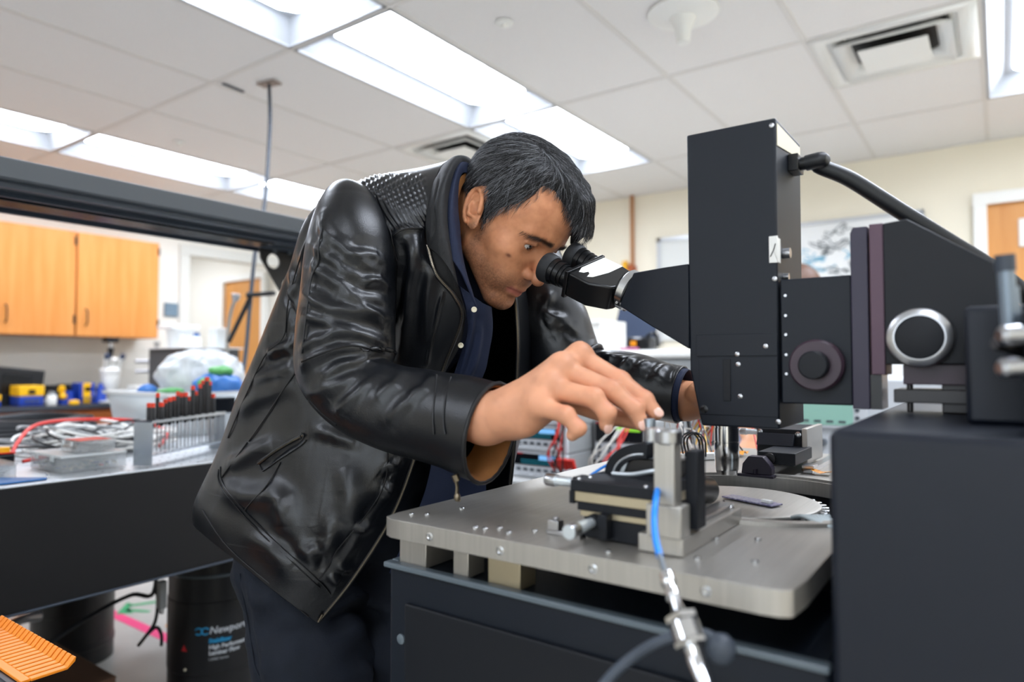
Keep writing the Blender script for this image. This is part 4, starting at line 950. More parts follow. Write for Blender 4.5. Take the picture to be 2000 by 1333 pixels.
FF = [(z4([(0, 610), (120, 650), (250, 690)]), 0.0039, .008), (z4([(0, 560), (60, 480), (60, 380)]), 0.0033, .010), (z4([(0, 720), (130, 740), (300, 790)]), 0.0033, .010), (z4([(150, 760), (260, 820), (380, 900)]), -0.0022, .008),
      (z4([(560, 1040), (640, 1030), (740, 1090)]), 0.0044, .008), (z4([(700, 1070), (800, 1060), (900, 1100)]), 0.0039, .008), (z4([(780, 1200), (880, 1120), (1000, 1070)]), 0.0044, .009), (z4([(1000, 1180), (1060, 1130), (1160, 1110)]), 0.0028, .008),
      (z4([(1130, 1330), (1160, 1200), (1240, 1120)]), -0.0011, .003), (z4([(1210, 1330), (1260, 1200), (1350, 1140)]), 0.0028, .008), (z4([(1350, 1330), (1400, 1200), (1440, 1140)]), -0.0011, .0025), (z4([(0, 700), (60, 820), (120, 940)]), -0.0014, .003)]
gf, _ = sleeve(FS, 140, 220)
slv2, SV2, _f = cloth('sleeve', gf, MATS['leather'], True, FF, jacket, .003, ndisp=(.003, 14, 8))
# stand collar, outer side and its soft top edge
COLR = [[(835, 482, .982), (830, 440, .982), (837, 395, .992), (850, 350, 1.03), (872, 318, 1.09), (905, 322, 1.15), (935, 372, 1.2), (965, 470, 1.18), (990, 560, 1.14)],
        [(858, 500, .962), (850, 440, .966), (853, 385, .978), (862, 338, 1.01), (884, 306, 1.07), (915, 308, 1.13), (940, 350, 1.18), (965, 450, 1.18), (988, 540, 1.14)],
        [(884, 535, .962), (870, 455, .966), (868, 392, .978), (874, 340, 1.00), (895, 305, 1.055), (922, 314, 1.11), (935, 350, 1.16), (960, 440, 1.165), (985, 530, 1.13)],
        [(896, 560, .975), (880, 470, .985), (877, 400, .998), (884, 345, 1.015), (902, 316, 1.06), (920, 325, 1.10), (930, 360, 1.14), (955, 440, 1.155), (980, 530, 1.12)]]
gc = net([[A3(*q) for q in r] for r in COLR], 200, 60)
cloth('collar', gc, mat('collar_cloth', '#101113', .7, bump=.3, bscale=500), False, [(z8h([(190, 200), (150, 400), (150, 600), (120, 740)]), -.003, .003), (z8h([(250, 220), (215, 420), (220, 600), (230, 780)]), .002, .006)], jacket, .003, ndisp=(.0015, 30, 2))
# front facing behind the zip line (near side), running down to the hem
FC = [[(835, 484, .985), (868, 508, .975), (893, 560, .985)], [(853, 540, .98), (880, 560, .985), (905, 600, 1.0)], [(888, 582, .992), (896, 600, 1.0), (908, 630, 1.02)], [(900, 627, 1.005), (900, 650, 1.02), (896, 680, 1.05)],
      [(865, 722, 1.035), (866, 735, 1.05), (862, 745, 1.08)], [(824, 852, 1.075), (824, 860, 1.09), (818, 870, 1.11)], [(769, 1002, 1.085), (766, 1005, 1.10), (758, 1010, 1.12)], [(620, 1219, 1.09), (622, 1216, 1.10), (625, 1210, 1.115)]]
cloth('front_facing', net([[A3(*q) for q in r] for r in FC], 30, 160), MATS['leather_inner'], False, [], jacket, .002, ndisp=(.0008, 30, 2))
def seams(V_, lst, parent, r=.0012, m=None):
    for L in lst:
        p = on_surface(V_, dense2(L, 6))
        if len(p) < 6: continue
        for _ in range(6): p[1:-1] = (p[:-2]+p[1:-1]*2+p[2:])/4
        v = np.array(EYE)-p; v /= np.linalg.norm(v, axis=1)[:, None]
        O('seam', MB().tube([tuple(a) for a in (p+v*.0019)[::2]], r, n=6, sub=2), m or MATS['leather_edge'], parent)
seams(JV, JSEAM, jacket); seams(SV, SSEAM, slv)
def teeth(name, pts, parent, off=.004, step=.0021, sz=.0011):
    pl = pts; L = np.linalg.norm(np.diff(pl, axis=0), axis=1); s = np.concatenate([[0], np.cumsum(L)]); n = int(s[-1]/step)
    q = np.stack([np.interp(np.linspace(0, s[-1], n), s, pl[:, k]) for k in range(3)], 1)
    mb = MB(); toc = np.array(EYE)
    for i in range(n-1):
        p = q[i]; t = q[i+1]-q[i]; t /= np.linalg.norm(t)+1e-9; v = toc-p; v /= np.linalg.norm(v); wv = np.cross(t, v); wv /= np.linalg.norm(wv)
        mb.box(p+v*off, (sz*.9, sz*2.2, sz*1.5), Matrix((t, wv, np.cross(t, wv))).transposed())
    o = O(name, mb, MATS['zip_metal'], parent); o['kind'] = 'stuff'; return o
def tapes(name, pts, r, m, parent, off=.002):
    v = np.array(EYE)-pts; v /= np.linalg.norm(v, axis=1)[:, None]
    return O(name, MB().tube([tuple(a) for a in pts+v*off], r, n=8, sub=1), m, parent)
near_edge = cr(np.array([c[0] for c in ctrl])[:, None, :], 400)[:, 0]
tapes('zip_tape', near_edge[::4], .0035, MATS['leather_edge'], jacket, .001); teeth('zip_teeth', near_edge, jacket)
far_edge = cr(np.array([c[8] for c in ctrl])[:, None, :], 400)[:, 0]
tapes('zip_tape', far_edge[::4], .004, MATS['leather_edge'], jacket, .001); teeth('zip_teeth', far_edge, jacket, .005)
zp = A3(622, 1214, 1.08); O('zip_end', MB().cyl(zp, A3(630, 1200, 1.078), .002), MATS['zip_metal'], jacket)
pk = on_surface(JV, dense2(z8([(352, 130), (440, 62), (540, 5), (600, -28)]), 8))
for _ in range(12): pk[1:-1] = (pk[:-2]+pk[1:-1]*2+pk[2:])/4
pk = spline(pk[::4], 6); pkt = tapes('pocket_zip', pk, .0032, MATS['leather_edge'], jacket, .0005); teeth('zip_teeth', pk, pkt, .0036)
O('pocket_pull', MB().tube([pk[-1]+np.array([.004, -.01, 0]), pk[-1]+np.array([.008, -.012, -.008]), pk[-1]+np.array([.012, -.010, 0]), pk[-1]+np.array([.007, -.010, .004])], .0009, n=6), MATS['bino_black'], jacket)
# cuffs and lining of the near sleeve
cu = SV.reshape(330, 200, 3)[-1]; cc = cu.mean(0); ax_ = SV.reshape(330, 200, 3)[-1].mean(0)-SV.reshape(330, 200, 3)[-12].mean(0); ax_ /= np.linalg.norm(ax_)
def ringsurf(base, c, ax, prof):
    return np.stack([c+(base-c)*k+ax*h for k, h in prof])
gl = ringsurf(cu, cc, ax_, [(.97, .001), (.93, .0005), (.86, -.01), (.84, -.05)]); F_ = grid_faces(4, 200, True); OM('cuff_lining', gl.reshape(-1, 3), F_, MATS['lining_tan'], slv)
O('cuff_edge', MB().tube([tuple(q) for q in np.concatenate([cu[::8], cu[:1]])*.985+cc*.015], .0028, n=8, sub=1), MATS['leather_edge'], slv)
cu2 = SV2.reshape(220, 140, 3)[-1]; cc2 = cu2.mean(0); ax2 = cc2-SV2.reshape(220, 140, 3)[-10].mean(0); ax2 /= np.linalg.norm(ax2)
gl = ringsurf(cu2, cc2, ax2, [(.90, -.02), (.92, .004), (.88, .010), (.84, .004), (.82, -.02)]); OM('shirt_cuff', gl.reshape(-1, 3), grid_faces(5, 140, True), MATS['denim_navy'], slv2)
zs = on_surface(SV, [(905, 925), (893, 938)]);
zt = MB().cyl(A3(888, 928, .80), A3(893, 940, .80), .0045, n=12).tube([A3(890, 938, .80), A3(893, 952, .80), A3(892, 966, .80)], .0022, n=6).ball(A3(893, 972, .80), .0042, 10, (1, 1, 1.3)).tube([A3(893, 975, .80), A3(899, 979, .80)], .0016, n=6)
O('zip_pull', zt, MATS['zip_metal'], slv)
# ------------------------------------------------ shirt
def shirt_sdf(p):
    d = trunk(p, .003)
    d = smin(d, sd_cap(p, (-.775, .875, 1.40), (-.735, .875, 1.41), .075, .07), .04)
    return d+.004*np.sin(p[..., 2]*70+p[..., 1]*60+3*np.sin(p[..., 0]*50))*np.clip((p[..., 1]-.7)*4, 0, 1)*.6
V_, F_ = surface(shirt_sdf, (-1.2, .66, .80), (-.6, 1.08, 1.52), .006, 5); V_ = relax(V_, F_, 2)
shirt = OM('shirt', V_, F_, MATS['shirt_navy'], man); shirt['label'] = 'navy button shirt under the jacket'
SCOL = [[(860, 470, 1.0), (862, 400, 1.01), (872, 350, 1.03), (895, 322, 1.07), (920, 330, 1.11), (935, 380, 1.14), (950, 480, 1.14), (955, 560, 1.10)],
        [(878, 500, .975), (875, 420, .985), (880, 360, 1.01), (900, 318, 1.05), (924, 328, 1.09), (938, 370, 1.12), (955, 470, 1.13), (965, 560, 1.09)],
        [(905, 540, .975), (888, 440, .985), (887, 380, 1.0), (898, 330, 1.035), (918, 332, 1.07), (935, 370, 1.10), (955, 470, 1.12), (968, 580, 1.07)],
        [(930, 598, .99), (905, 500, 1.0), (896, 400, 1.02), (900, 345, 1.04), (915, 340, 1.06), (930, 375, 1.09), (950, 470, 1.11), (965, 590, 1.06)]]
cloth('shirt_collar', net([[A3(*q) for q in r] for r in SCOL], 120, 50), MATS['denim_navy'], False, [], shirt, .0022, ndisp=(.001, 30, 4))
LIN = [[(893, 385, 1.02), (896, 358, 1.035), (903, 343, 1.05), (915, 341, 1.065), (930, 378, 1.095)], [(896, 388, 1.035), (902, 366, 1.045), (908, 356, 1.055), (917, 352, 1.065), (930, 385, 1.095)]]
cloth('collar_lining', net([[A3(*q) for q in r] for r in LIN], 60, 16), MATS['lining_tan'], False, [], shirt, .001, ndisp=(.0004, 30, 4))
PLK = [[(900, 560, 1.0), (940, 590, 1.02), (960, 600, 1.04)], [(915, 640, 1.02), (945, 640, 1.035), (962, 650, 1.05)], [(890, 720, 1.05), (925, 715, 1.045), (950, 710, 1.06)], [(860, 800, 1.08), (900, 800, 1.07), (930, 800, 1.08)], [(830, 960, 1.10), (890, 960, 1.10), (950, 960, 1.12)], [(760, 1120, 1.13), (840, 1120, 1.12), (940, 1120, 1.13)]]
cloth('shirt_front', net([[A3(*q) for q in r] for r in PLK], 60, 140), MATS['denim_navy'], False, [([(925, 600), (915, 680), (890, 760)], .004, .006), ([(905, 610), (900, 660), (880, 720)], -.003, .005), ([(940, 640), (930, 700), (905, 760)], .004, .006)], shirt, .002, ndisp=(.003, 25, 6))
for q in ((900, 675, 1.03), (926, 605, 1.0)):
    c = A3(*q); v = np.array(EYE)-c; v /= np.linalg.norm(v); O('button', MB().lathe([(0, .0042), (.0012, .0042), (.0016, .003), (.001, .0018), (.001, 0)], c+v*.004, v, n=20), MATS['label_cream'], shirt)
# ------------------------------------------------ trousers and shoes
def trouser_sdf(p):
    d = sd_ell(p, (-1.02, .875, .93), (.135, .175, .13))
    for a, b, c in ((HIPR, KNR, ANR), (HIPL, KNL, ANL)):
        d = smin(d, sd_chain(p, [a, b, c], (.108, .090, .074), .03), .03)
    return d
V_, F_ = surface(trouser_sdf, (-1.25, .6, .03), (-.72, 1.13, 1.06), .007, 5); V_ = relax(V_, F_, 2); N_ = vnormals(V_, F_)
q = V_*np.array([1, 1, 2.2]); V_ = V_+N_*(noise3(q, 8, 3, 2)*.034+noise3(V_, 22, 4, 2)*.010)[:, None]
V_ = drape(V_, F_, [([(640, 1190), (700, 1160), (740, 1180)], .012, .015), ([(650, 1210), (710, 1190), (745, 1215)], -.010, .012), ([(700, 1230), (740, 1300), (720, 1333)], .010, .02), ([(480, 1100), (500, 1220), (520, 1330)], .006, .012), ([(455, 1110), (475, 1220), (500, 1333)], -.003, .003)], N_)
tr = OM('trousers', V_, F_, MATS['trouser'], man)
seams(V_, [[(462, 1120), (474, 1200), (490, 1270), (500, 1325)]], tr, .0012, MATS['trouser'])
for a, n_ in ((ANR, 'shoe'), (ANL, 'shoe')):
    V_, F_ = surface(lambda p: smax(smin(sd_ell(p, a+np.array([.06, 0, -.045]), (.14, .048, .05)), sd_cap(p, a+np.array([0, 0, .02]), a+np.array([.0, 0, -.03]), .05), .03), -p[..., 2]+.002, .004), a-.16, a+.24, .006, 4)
    OM('shoe', V_, F_, MATS['shoe'], man)
# ============================================================ near positioner on the plate
ps = T('probe_positioner', 'stacked black and steel probe positioner on the steel plate, under the right hand', 'positioner', (-.30, .65, ZP))
PS = MATS['plate_steel']; MBK = MATS['matte_black']; FR = MATS['frost']
O('base_block', MB().b2((-.345, .606, .9925), (-.272, .70, 1.0135)), MBK, ps, bev=.001)
O('base_foot', MB().b2((-.385, .598, ZP), (-.345, .612, .996)).b2((-.383, .597, .996), (-.370, .609, 1.006)).cyl((-.376, .603, 1.006), (-.376, .603, 1.009), .0035), MATS['satin'], ps, bev=.0008)
O('stage_plate', MB().b2((-.348, .604, 1.0135), (-.270, .70, 1.0195)), MATS['brass_dull'], ps, bev=.0006)
O('stage_plate', MB().b2((-.350, .602, 1.0195), (-.266, .70, 1.0285)), MBK, ps, bev=.0006)
O('stage_plate', MB().b2((-.352, .600, 1.0285), (-.264, .70, 1.0385)), MATS['brass_dull'], ps, bev=.0006)
O('stage_plate', MB().b2((-.356, .598, 1.0385), (-.262, .70, 1.0495)), MBK, ps, bev=.001)
O('side_cheek', MB().b2((-.357, .598, 1.026), (-.352, .69, 1.0385)), MBK, ps)
for p in ((-.268, .597, 1.017), (-.275, .602, 1.0495), (-.350, .606, 1.0495), (-.345, .62, 1.0495)):
    O('screw', MB().ball(p, .0026, 10), MATS['alu_bright'], ps)
def micrometer(o, d, parent, s=1.0):
    d = Vector(d)
    m = O('micrometer', MB().lathe([(0, .0045*s), (.010*s, .0045*s), (.010*s, .0052*s), (.026*s, .0055*s), (.026*s, .0062*s), (.040*s, .0064*s), (.041*s, .0058*s)], o, d, n=28), FR, parent)
    O('knurl', MB().lathe([(.028*s, .0066*s), (.030*s, .0070*s), (.038*s, .0070*s), (.040*s, .0066*s)], o, d, n=20), MATS['satin'], m); return m
O('micrometer_mount', MB().b2((-.362, .612, 1.034), (-.355, .632, 1.050)), MBK, ps, bev=.001)
micrometer((-.360, .622, 1.0425), (-1, 0, 0), ps, .98)
O('micrometer_mount', MB().cyl((-.330, .604, 1.0105), (-.330, .594, 1.0105), .0075).b2((-.322, .592, .996), (-.312, .606, 1.02)), MBK, ps, bev=.0006)
micrometer((-.330, .597, 1.0105), (-.02, -1, -.03), ps, 1.1)
arc = MB(); ar = [(-.305+cos(t)*.046, .662, 1.047+sin(t)*.036) for t in np.linspace(pi, pi/2-.1, 16)]+[(-.305+cos(t)*.030, .662, 1.047+sin(t)*.020) for t in np.linspace(pi/2-.1, pi, 16)]
arc.prism(ar, (0, .03, 0)); O('arc_arm', arc, MBK, ps, bev=.0006, ang=50)
O('arc_scale', MB().tube([(-.305+cos(t)*.035, .6612, 1.047+sin(t)*.025) for t in np.linspace(pi, pi/2, 10)], .0012, n=6, sub=1), FR, ps)
O('wedge', MB().prism([(-.352, .665, 1.0495), (-.33, .665, 1.0495), (-.318, .665, 1.078), (-.325, .665, 1.078)], (0, .02, 0)), FR, ps, bev=.0006)
O('inner_block', MB().b2((-.33, .668, 1.0495), (-.27, .70, 1.066)), MATS['dark_steel'], ps, bev=.001)
O('needle_arm', MB().tube([(-.335, .65, 1.051), (-.31, .645, 1.053), (-.28, .64, 1.060), (-.262, .64, 1.058)], .0022, n=8), FR, ps)
O('adjust_knob', MB().lathe([(0, .0062), (.018, .0062), (.019, .0052), (.030, .0052), (.031, .0062), (.054, .0062), (.056, .0055)], (-.307, .682, 1.052), (0, 0, 1), n=28), mat('knob_grey', '#8b949c', .3, metal=.7), ps, label='ribbed grey vertical knob held by the fingers')
O('post', MB().b2((-.270, .590, 1.008), (-.236, .612, 1.037)).b2((-.263, .592, 1.037), (-.243, .610, 1.094)), PS, ps, bev=.001)
O('post_cap', MB().lathe([(0, .010), (.002, .0125), (.012, .0125), (.014, .011)], (-.252, .601, 1.092), (0, 0, 1), n=36).cyl((-.268, .601, 1.094), (-.268, .601, 1.106), .007), MATS['satin'], ps)
O('back_slab', MB().b2((-.243, .618, 1.012), (-.231, .640, 1.085)), MBK, ps, bev=.001)
O('rail', MB().b2((-.280, .594, ZP+.0005), (-.236, .765, 1.008)), PS, ps, bev=.0012)
O('rail_channel', MB().b2((-.262, .615, 1.008), (-.244, .765, 1.0125)), MATS['satin'], ps, bev=.001)
for x, y in ((-.245, .602), (-.245, .755)): O('screw', MB().ball((x, y, 1.009), .004, 12, (1, 1, .6)), MATS['alu_bright'], ps)
O('probe_arm', MB().cyl(P(1330, 955, .745), P(1378, 958, .80), .0165, n=28), MATS['dark_steel'], ps)
O('arm_end', MB().lathe([(0, .024), (.008, .024), (.009, .022)], P(1374, 962, .80), (P(1378, 958, .80)-P(1330, 955, .745)).normalized(), n=28, arc=pi, ph=.3, ring=1).b2((-.325, .79, 1.0), (-.30, .83, 1.012)), MBK, ps)
bl = T('blue_cable', 'thick blue coaxial cable hanging over the front of the steel plate', 'cable', tuple(P(1282, 1000, .60)))
O('sleeve', MB().tube([P(1290, 925, .655), P(1286, 950, .635), P(1280, 985, .61), P(1278, 1020, .595), P(1281, 1055, .575), P(1289, 1088, .56)], .0030, n=12), mat('cable_blue', '#1f86e8', .35), bl)
O('sleeve', MB().tube([P(1150, 932, .73), P(1175, 915, .74), P(1205, 900, .75), P(1240, 888, .75), P(1262, 884, .74)], .0016, n=8), MATS['cable_blue'], bl)
O('wire', MB().tube([P(1288, 1084, .56), P(1294, 1105, .55), P(1301, 1128, .54)], .0022, n=8), MATS['knob_grey'], bl)
O('connector', MB().lathe([(0, .004), (.002, .0062), (.010, .0062), (.012, .0045), (.018, .0040), (.018, .0055), (.024, .0055), (.024, .004), (.034, .0045), (.040, .0058)], P(1301, 1122, .54), (P(1330, 1210, .50)-P(1301, 1122, .54)).normalized(), n=20), MATS['chrome'], bl)
O('connector', MB().cyl(P(1330, 1205, .50), P(1334, 1216, .497), .0125, n=6).cyl(P(1336, 1220, .495), P(1348, 1256, .485), .0108, n=24).cyl(P(1348, 1256, .485), P(1351, 1264, .483), .0125, n=6), MATS['chrome'], bl)
O('connector', MB().tube([P(1351, 1264, .483), P(1362, 1300, .475), P(1380, 1345, .46)], [.0055, .0062, .0050], n=16), MATS['chrome'], bl)
tag(O('grey_hose', MB().tube([P(1405, 1262, .53), P(1380, 1240, .535), P(1330, 1240, .54), P(1270, 1262, .54), P(1210, 1305, .53), P(1170, 1350, .52)], .0042, n=10).ball(P(1408, 1268, .53), .012, 12), mat('hose_grey', '#3b424c', .5)), 'dark grey curved hose in front of the black base cabinet', 'hose')
# things at the right edge
rp = T('edge_positioner', 'grey rod and silver knobs of a positioner cut off by the right photo edge', 'positioner', (.05, .63, 1.116))
O('block', MB().box(P(2060, 740, .50), (.035, .035, .10)).b2((.02, .60, 1.1155), (.075, .665, 1.125)), MBK, rp, bev=.002)
O('rod', MB().cyl(P(1975, 690, .52), P(1964, 528, .52), .0058).cyl(P(1988, 690, .52), P(1978, 560, .52), .004), mat('rod_grey', '#7e8a96', .35, metal=.5), rp)
O('rod_tip', MB().cyl(P(1964, 530, .52), P(1962, 498, .52), .0068), MATS['hose_grey'], rp)
for y in (656, 720):
    O('knob', MB().lathe([(0, .004), (.003, .0072), (.014, .0075), (.015, .0055), (.05, .0055)], P(1950, y, .49), P(2000, y-2, .49)-P(1950, y, .49), n=24), MATS['satin'], rp)
O('bar', MB().cyl(P(1945, 668, .51), P(2045, 700, .51), .006), MATS['dark_steel'], rp)
# ============================================================ rear stage, wires, tape on the plate
rs2 = T('rear_positioner', 'black motor stage with screws on the far side of the steel plate, behind the objective', 'positioner', (-.33, 1.25, ZP))
def PB(a, b): return a, b
O('body', MB().b2((-.350, 1.225, 1.0), (-.275, 1.34, 1.055)), MBK, rs2, bev=.001)
O('side_plate', MB().b2((-.2745, 1.22, .998), (-.266, 1.34, 1.058)), PS, rs2, bev=.001)
for x, z in ((-.344, 1.049), (-.281, 1.047), (-.281, 1.009)): O('screw', MB().lathe([(0, .005), (.003, .005), (.0035, .003), (.002, .002)], (x, 1.225, z), (0, -1, 0), n=14), MATS['alu_bright'], rs2)
Rt = Matrix.Rotation(radians(-25), 3, 'X')
O('wedge', MB().box((-.316, 1.214, 1.037), (.060, .005, .022), Rt), MATS['anod_black'], rs2, bev=.0005)
O('arm', MB().b2((-.318, 1.12, 1.008), (-.262, 1.235, 1.027)), MBK, rs2, bev=.001)
O('knob', MB().cyl((-.300, 1.12, 1.017), (-.300, 1.126-.012, 1.017), .009), MATS['dark_steel'], rs2)
O('clamp', MB().prism([(-.336, 1.09, .995), (-.290, 1.09, .995), (-.290, 1.09, 1.005), (-.294, 1.09, 1.012), (-.303, 1.09, 1.022), (-.325, 1.09, 1.022), (-.334, 1.09, 1.010)], (0, .02, 0)), mat('clamp_plum', '#231d2c', .45), rs2, bev=.0008)
O('clamp_foot', MB().b2((-.340, 1.083, ZP), (-.286, 1.115, .9948)).cyl((-.314, 1.087, .996), (-.314, 1.087, 1.003), .0028), MATS['clamp_plum'], rs2)
O('rail', MB().b2((-.262, 1.17, ZP), (-.248, 1.40, .998)).b2((-.264, 1.17, .9985), (-.246, 1.20, 1.004)), MATS['satin'], rs2, bev=.0008)
micrometer((-.350, 1.25, 1.045), (-1, 0, 0), rs2, .9)
tag(O('steel_bar', MB().box((-.435, 1.30, 1.002), (.02, .14, .012), Matrix.Rotation(.35, 3, 'Z')), MATS['satin'], bev=.001), 'flat steel bar lying behind the objective on the plate', 'bar')
bbx = T('wire_board', 'white terminal block stuck to the plate with orange tape', 'circuit block', (-.47, 1.2, ZP))
O('block', MB().box((-.452, 1.215, .998), (.014, .075, .012), Matrix.Rotation(-.75, 3, 'Z')), MATS['label_white'], bbx, bev=.001)
rsx = random.Random(5)
kap = mat('kapton', '#e8920e', .25, coat=.5)
for i in range(7):
    c = Vector((-.50+i*.014, 1.185+i*.022, ZP+.004)); mb = MB(); v = []
    for a in range(4):
        for b in range(4): v.append(c+Vector(((a-1.5)*.013, (b-1.5)*.013, rsx.uniform(0, .008))))
    mb.add(v, [(a*4+b, a*4+b+1, a*4+b+5, a*4+b+4) for a in range(3) for b in range(3)]); O('tape', mb, kap, bbx)
for i in range(3): O('wire', MB().tube([(-.47+i*.006, 1.19, 1.0), (-.475+i*.006, 1.19, 1.03), (-.46+i*.006, 1.195, 1.043), (-.446+i*.006, 1.2, 1.03), (-.445+i*.005, 1.205, 1.0)], .0018, n=6), MATS['cable_black'], bbx)
mb = MB(); v = [(-.262+a*.014, 1.155+b*.012, ZP+.003+rsx.uniform(0, .006)) for a in range(4) for b in range(3)]
mb.add(v, [(a*3+b, a*3+b+1, a*3+b+4, a*3+b+3) for a in range(3) for b in range(2)]); tag(O('tape_scrap', mb, kap), 'crumpled scrap of orange tape beside the housing', 'tape')
tg = T('plug_connector', 'small blue and orange plug behind the probe positioner', 'plug', (-.42, .98, ZP))
O('body', MB().cyl((-.44, .95, ZP), (-.44, .95, ZP+.014), .010).cyl((-.44, .95, ZP+.030), (-.44, .95, ZP+.038), .007), kap, tg); O('tip', MB().cyl((-.44, .95, ZP+.014), (-.44, .95, ZP+.030), .006).ball((-.437, .95, ZP+.042), .009, 10), MATS['cable_blue'], tg)
wires = [('red', '#c8281e', 9), ('white', '#d8d4cc', 7), ('yellow', '#e0b030', 4), ('black', '#17181a', 6)]
for nm, col_, n in wires:
    mb = MB()
    for i in range(n):
        a = Vector((-.62+rsx.uniform(-.06, .1), 1.5+rsx.uniform(-.1, .2), .86+rsx.uniform(-.05, .06))); b = Vector((-.44+rsx.uniform(-.06, .06), 1.27+rsx.uniform(-.05, .08), ZP+.01)); c = (a+b)/2+Vector((rsx.uniform(-.06, .06), 0, .14+rsx.uniform(-.04, .05)))
        mb.tube([a, (a+c)/2+Vector((0, 0, .03)), c, (b+c)/2+Vector((0, 0, .02)), b], .0016, n=5)
    o = O('loose_wires', mb, mat('wire_'+nm, col_, .45)); tag(o, f'thin {nm} wires running over the back edge of the plate', 'wires'); o['kind'] = 'stuff'
tag(O('black_lead', MB().tube([(-.44, 1.25, ZP+.03), (-.41, 1.3, ZP+.05), (-.36, 1.32, ZP+.045), (-.31, 1.0, ZP+.04)][:3]+[(-.30, 1.36, ZP+.03)], .0012, n=6), MATS['cable_black']), 'thin black lead arching behind the objective', 'wire')
# ============================================================ instruments behind the plate
bench = T('rear_bench', 'grey work bench behind the probe station carrying the instruments', 'bench', (-.9, 2.3, 0))
O('top', MB().b2((-1.75, 1.86, .745), (.55, 2.65, .78)), mat('bench_grey', '#b9bab8', .5), bench, bev=.004)
for x in (-1.7, .5):
    for y in (1.9, 2.6): O('leg', MB().b2((x-.02, y-.02, 0), (x+.02, y+.02, .745)), MATS['rim_grey'], bench)
mat('inst_white', '#c9cdd2', .45); mat('inst_black', '#0c1016', .2); mat('inst_grey', '#8f9293', .5); mat('lcd_cyan', '#0c2a34', .2, emit='#2f9fb8', es=.6); mat('lcd_blue', '#3a6a9a', .2, emit='#7fb6e6', es=.9); mat('lcd_green', '#3a6a20', .2, emit='#8ed63a', es=.8); mat('red_stripe', '#b3262c', .4); mat('key_dark', '#4b5158', .5)
def meter(x0, y0, z0, w_, h, d, label, kind, group):
    t = T('source_meter', label, 'instrument', (x0+w_/2, y0, z0), group)
    O('case', MB().b2((x0, y0+.012, z0), (x0+w_, y0+d, z0+h)), MATS['inst_grey'], t, bev=.004)
    O('bezel', MB().b2((x0, y0, z0), (x0+w_, y0+.014, z0+h)), MATS['inst_white'] if kind else MATS['inst_grey'], t, bev=.004)
    O('front_panel', MB().b2((x0+.008, y0-.002, z0+.006), (x0+w_-.008, y0+.002, z0+h*.45)), MATS['inst_white'], t)
    sc = O('display', MB().b2((x0+.010, y0-.003, z0+h*.50), (x0+w_-.03, y0, z0+h*.93)), MATS['inst_black'], t)
    if kind:
        O('readout', MB().b2((x0+w_*.52, y0-.004, z0+h*.72), (x0+w_*.80, y0-.002, z0+h*.90)), MATS['lcd_blue'], sc)
        mb = MB()
        for r in range(2):
            for i in range(12): mb.b2((x0+w_*(.2+i*.045), y0-.004, z0+h*(.56+.1*r)), (x0+w_*(.2+i*.045)+.006, y0-.002, z0+h*(.56+.1*r)+.003))
        O('readout', mb, MATS['lcd_cyan'], sc)
    else: O('readout', MB().b2((x0+w_*.42, y0-.004, z0+h*.76), (x0+w_*.82, y0-.002, z0+h*.89)), MATS['lcd_green'], sc)
    O('stripe', MB().b2((x0+.012, y0-.0035, z0+h*.905), (x0+.05, y0-.002, z0+h*.95)), MATS['red_stripe'], t)
    rows = 2 if kind else 3
    for r in range(rows):
        for i in range(6 if kind else 4):
            cx = x0+.025+i*(w_-.06)/(6 if kind else 4); cz = z0+h*(.09+.36*r/rows)
            if kind: O('button', MB().b2((cx, y0-.005, cz), (cx+.017, y0-.001, cz+.010)), MATS['key_dark'] if r else MATS['inst_white'], t, bev=.001)
            else: O('button', MB().cyl((cx, y0-.001, cz+.005), (cx, y0-.006, cz+.005), .007, n=12), MATS['key_dark'], t)
    for i in range(2): O('socket', MB().cyl((x0+w_-.018, y0-.001, z0+h*(.2+.3*i)), (x0+w_-.018, y0-.008, z0+h*(.2+.3*i)), .007, n=12), MATS['inst_black' if i else 'red_stripe'], t)
    return t
for i, l in enumerate(('bottom source meter of the stack, mostly hidden by the plate edge', 'middle source meter with a black and blue display, the lower one in view', 'top source meter of the stack, partly hidden by the right hand')):
    meter(-1.385, 1.93, .781+i*.0895, .225, .088, .34, l, 1, 'stacked source meters')
meter(-1.15, 2.09, .831, .215, .145, .3, 'grey meter with a green readout standing right of the stacked meters', 0, None)
tag(O('meter_stand', MB().b2((-1.16, 2.08, .781), (-.93, 2.40, .830)), MATS['inst_black'], bev=.003), 'flat black unit under the meter with the green readout', 'instrument')
def leads(n, a, b, m_, nm, lab, sp=.03, up=.06):
    mb = MB()
    for i in range(n):
        A = Vector(a)+Vector((rsx.uniform(-sp, sp), rsx.uniform(-sp, sp), rsx.uniform(-sp, sp))); B = Vector(b)+Vector((rsx.uniform(-sp, sp), rsx.uniform(-sp, sp), rsx.uniform(-sp, sp)))
        mb.tube([A, A+(B-A)*.35+Vector((rsx.uniform(-.02, .02), -.03, up)), A+(B-A)*.7+Vector((rsx.uniform(-.02, .02), -.03, up*.4)), B], .0026, n=6)
    o = O(nm, mb, m_); tag(o, lab, 'cables'); o['kind'] = 'stuff'
leads(4, (-1.165, 1.9, 1.0), (-1.16, 1.88, .82), MATS['wire_red'], 'test_leads', 'red test leads hanging in front of the stacked meters', .02, 0)
leads(3, (-1.15, 1.9, .99), (-1.14, 1.87, .80), MATS['wire_black'], 'test_leads', 'black test leads hanging between the meters', .02, 0)
leads(4, (-.96, 2.03, .99), (-.98, 1.9, .81), MATS['wire_red'], 'test_leads', 'red test leads in front of the green readout meter', .03, 0)
leads(3, (-.98, 1.9, 1.0), (-1.04, 1.88, .82), MATS['wire_white'], 'test_leads', 'white test leads in front of the green readout meter', .04, 0)
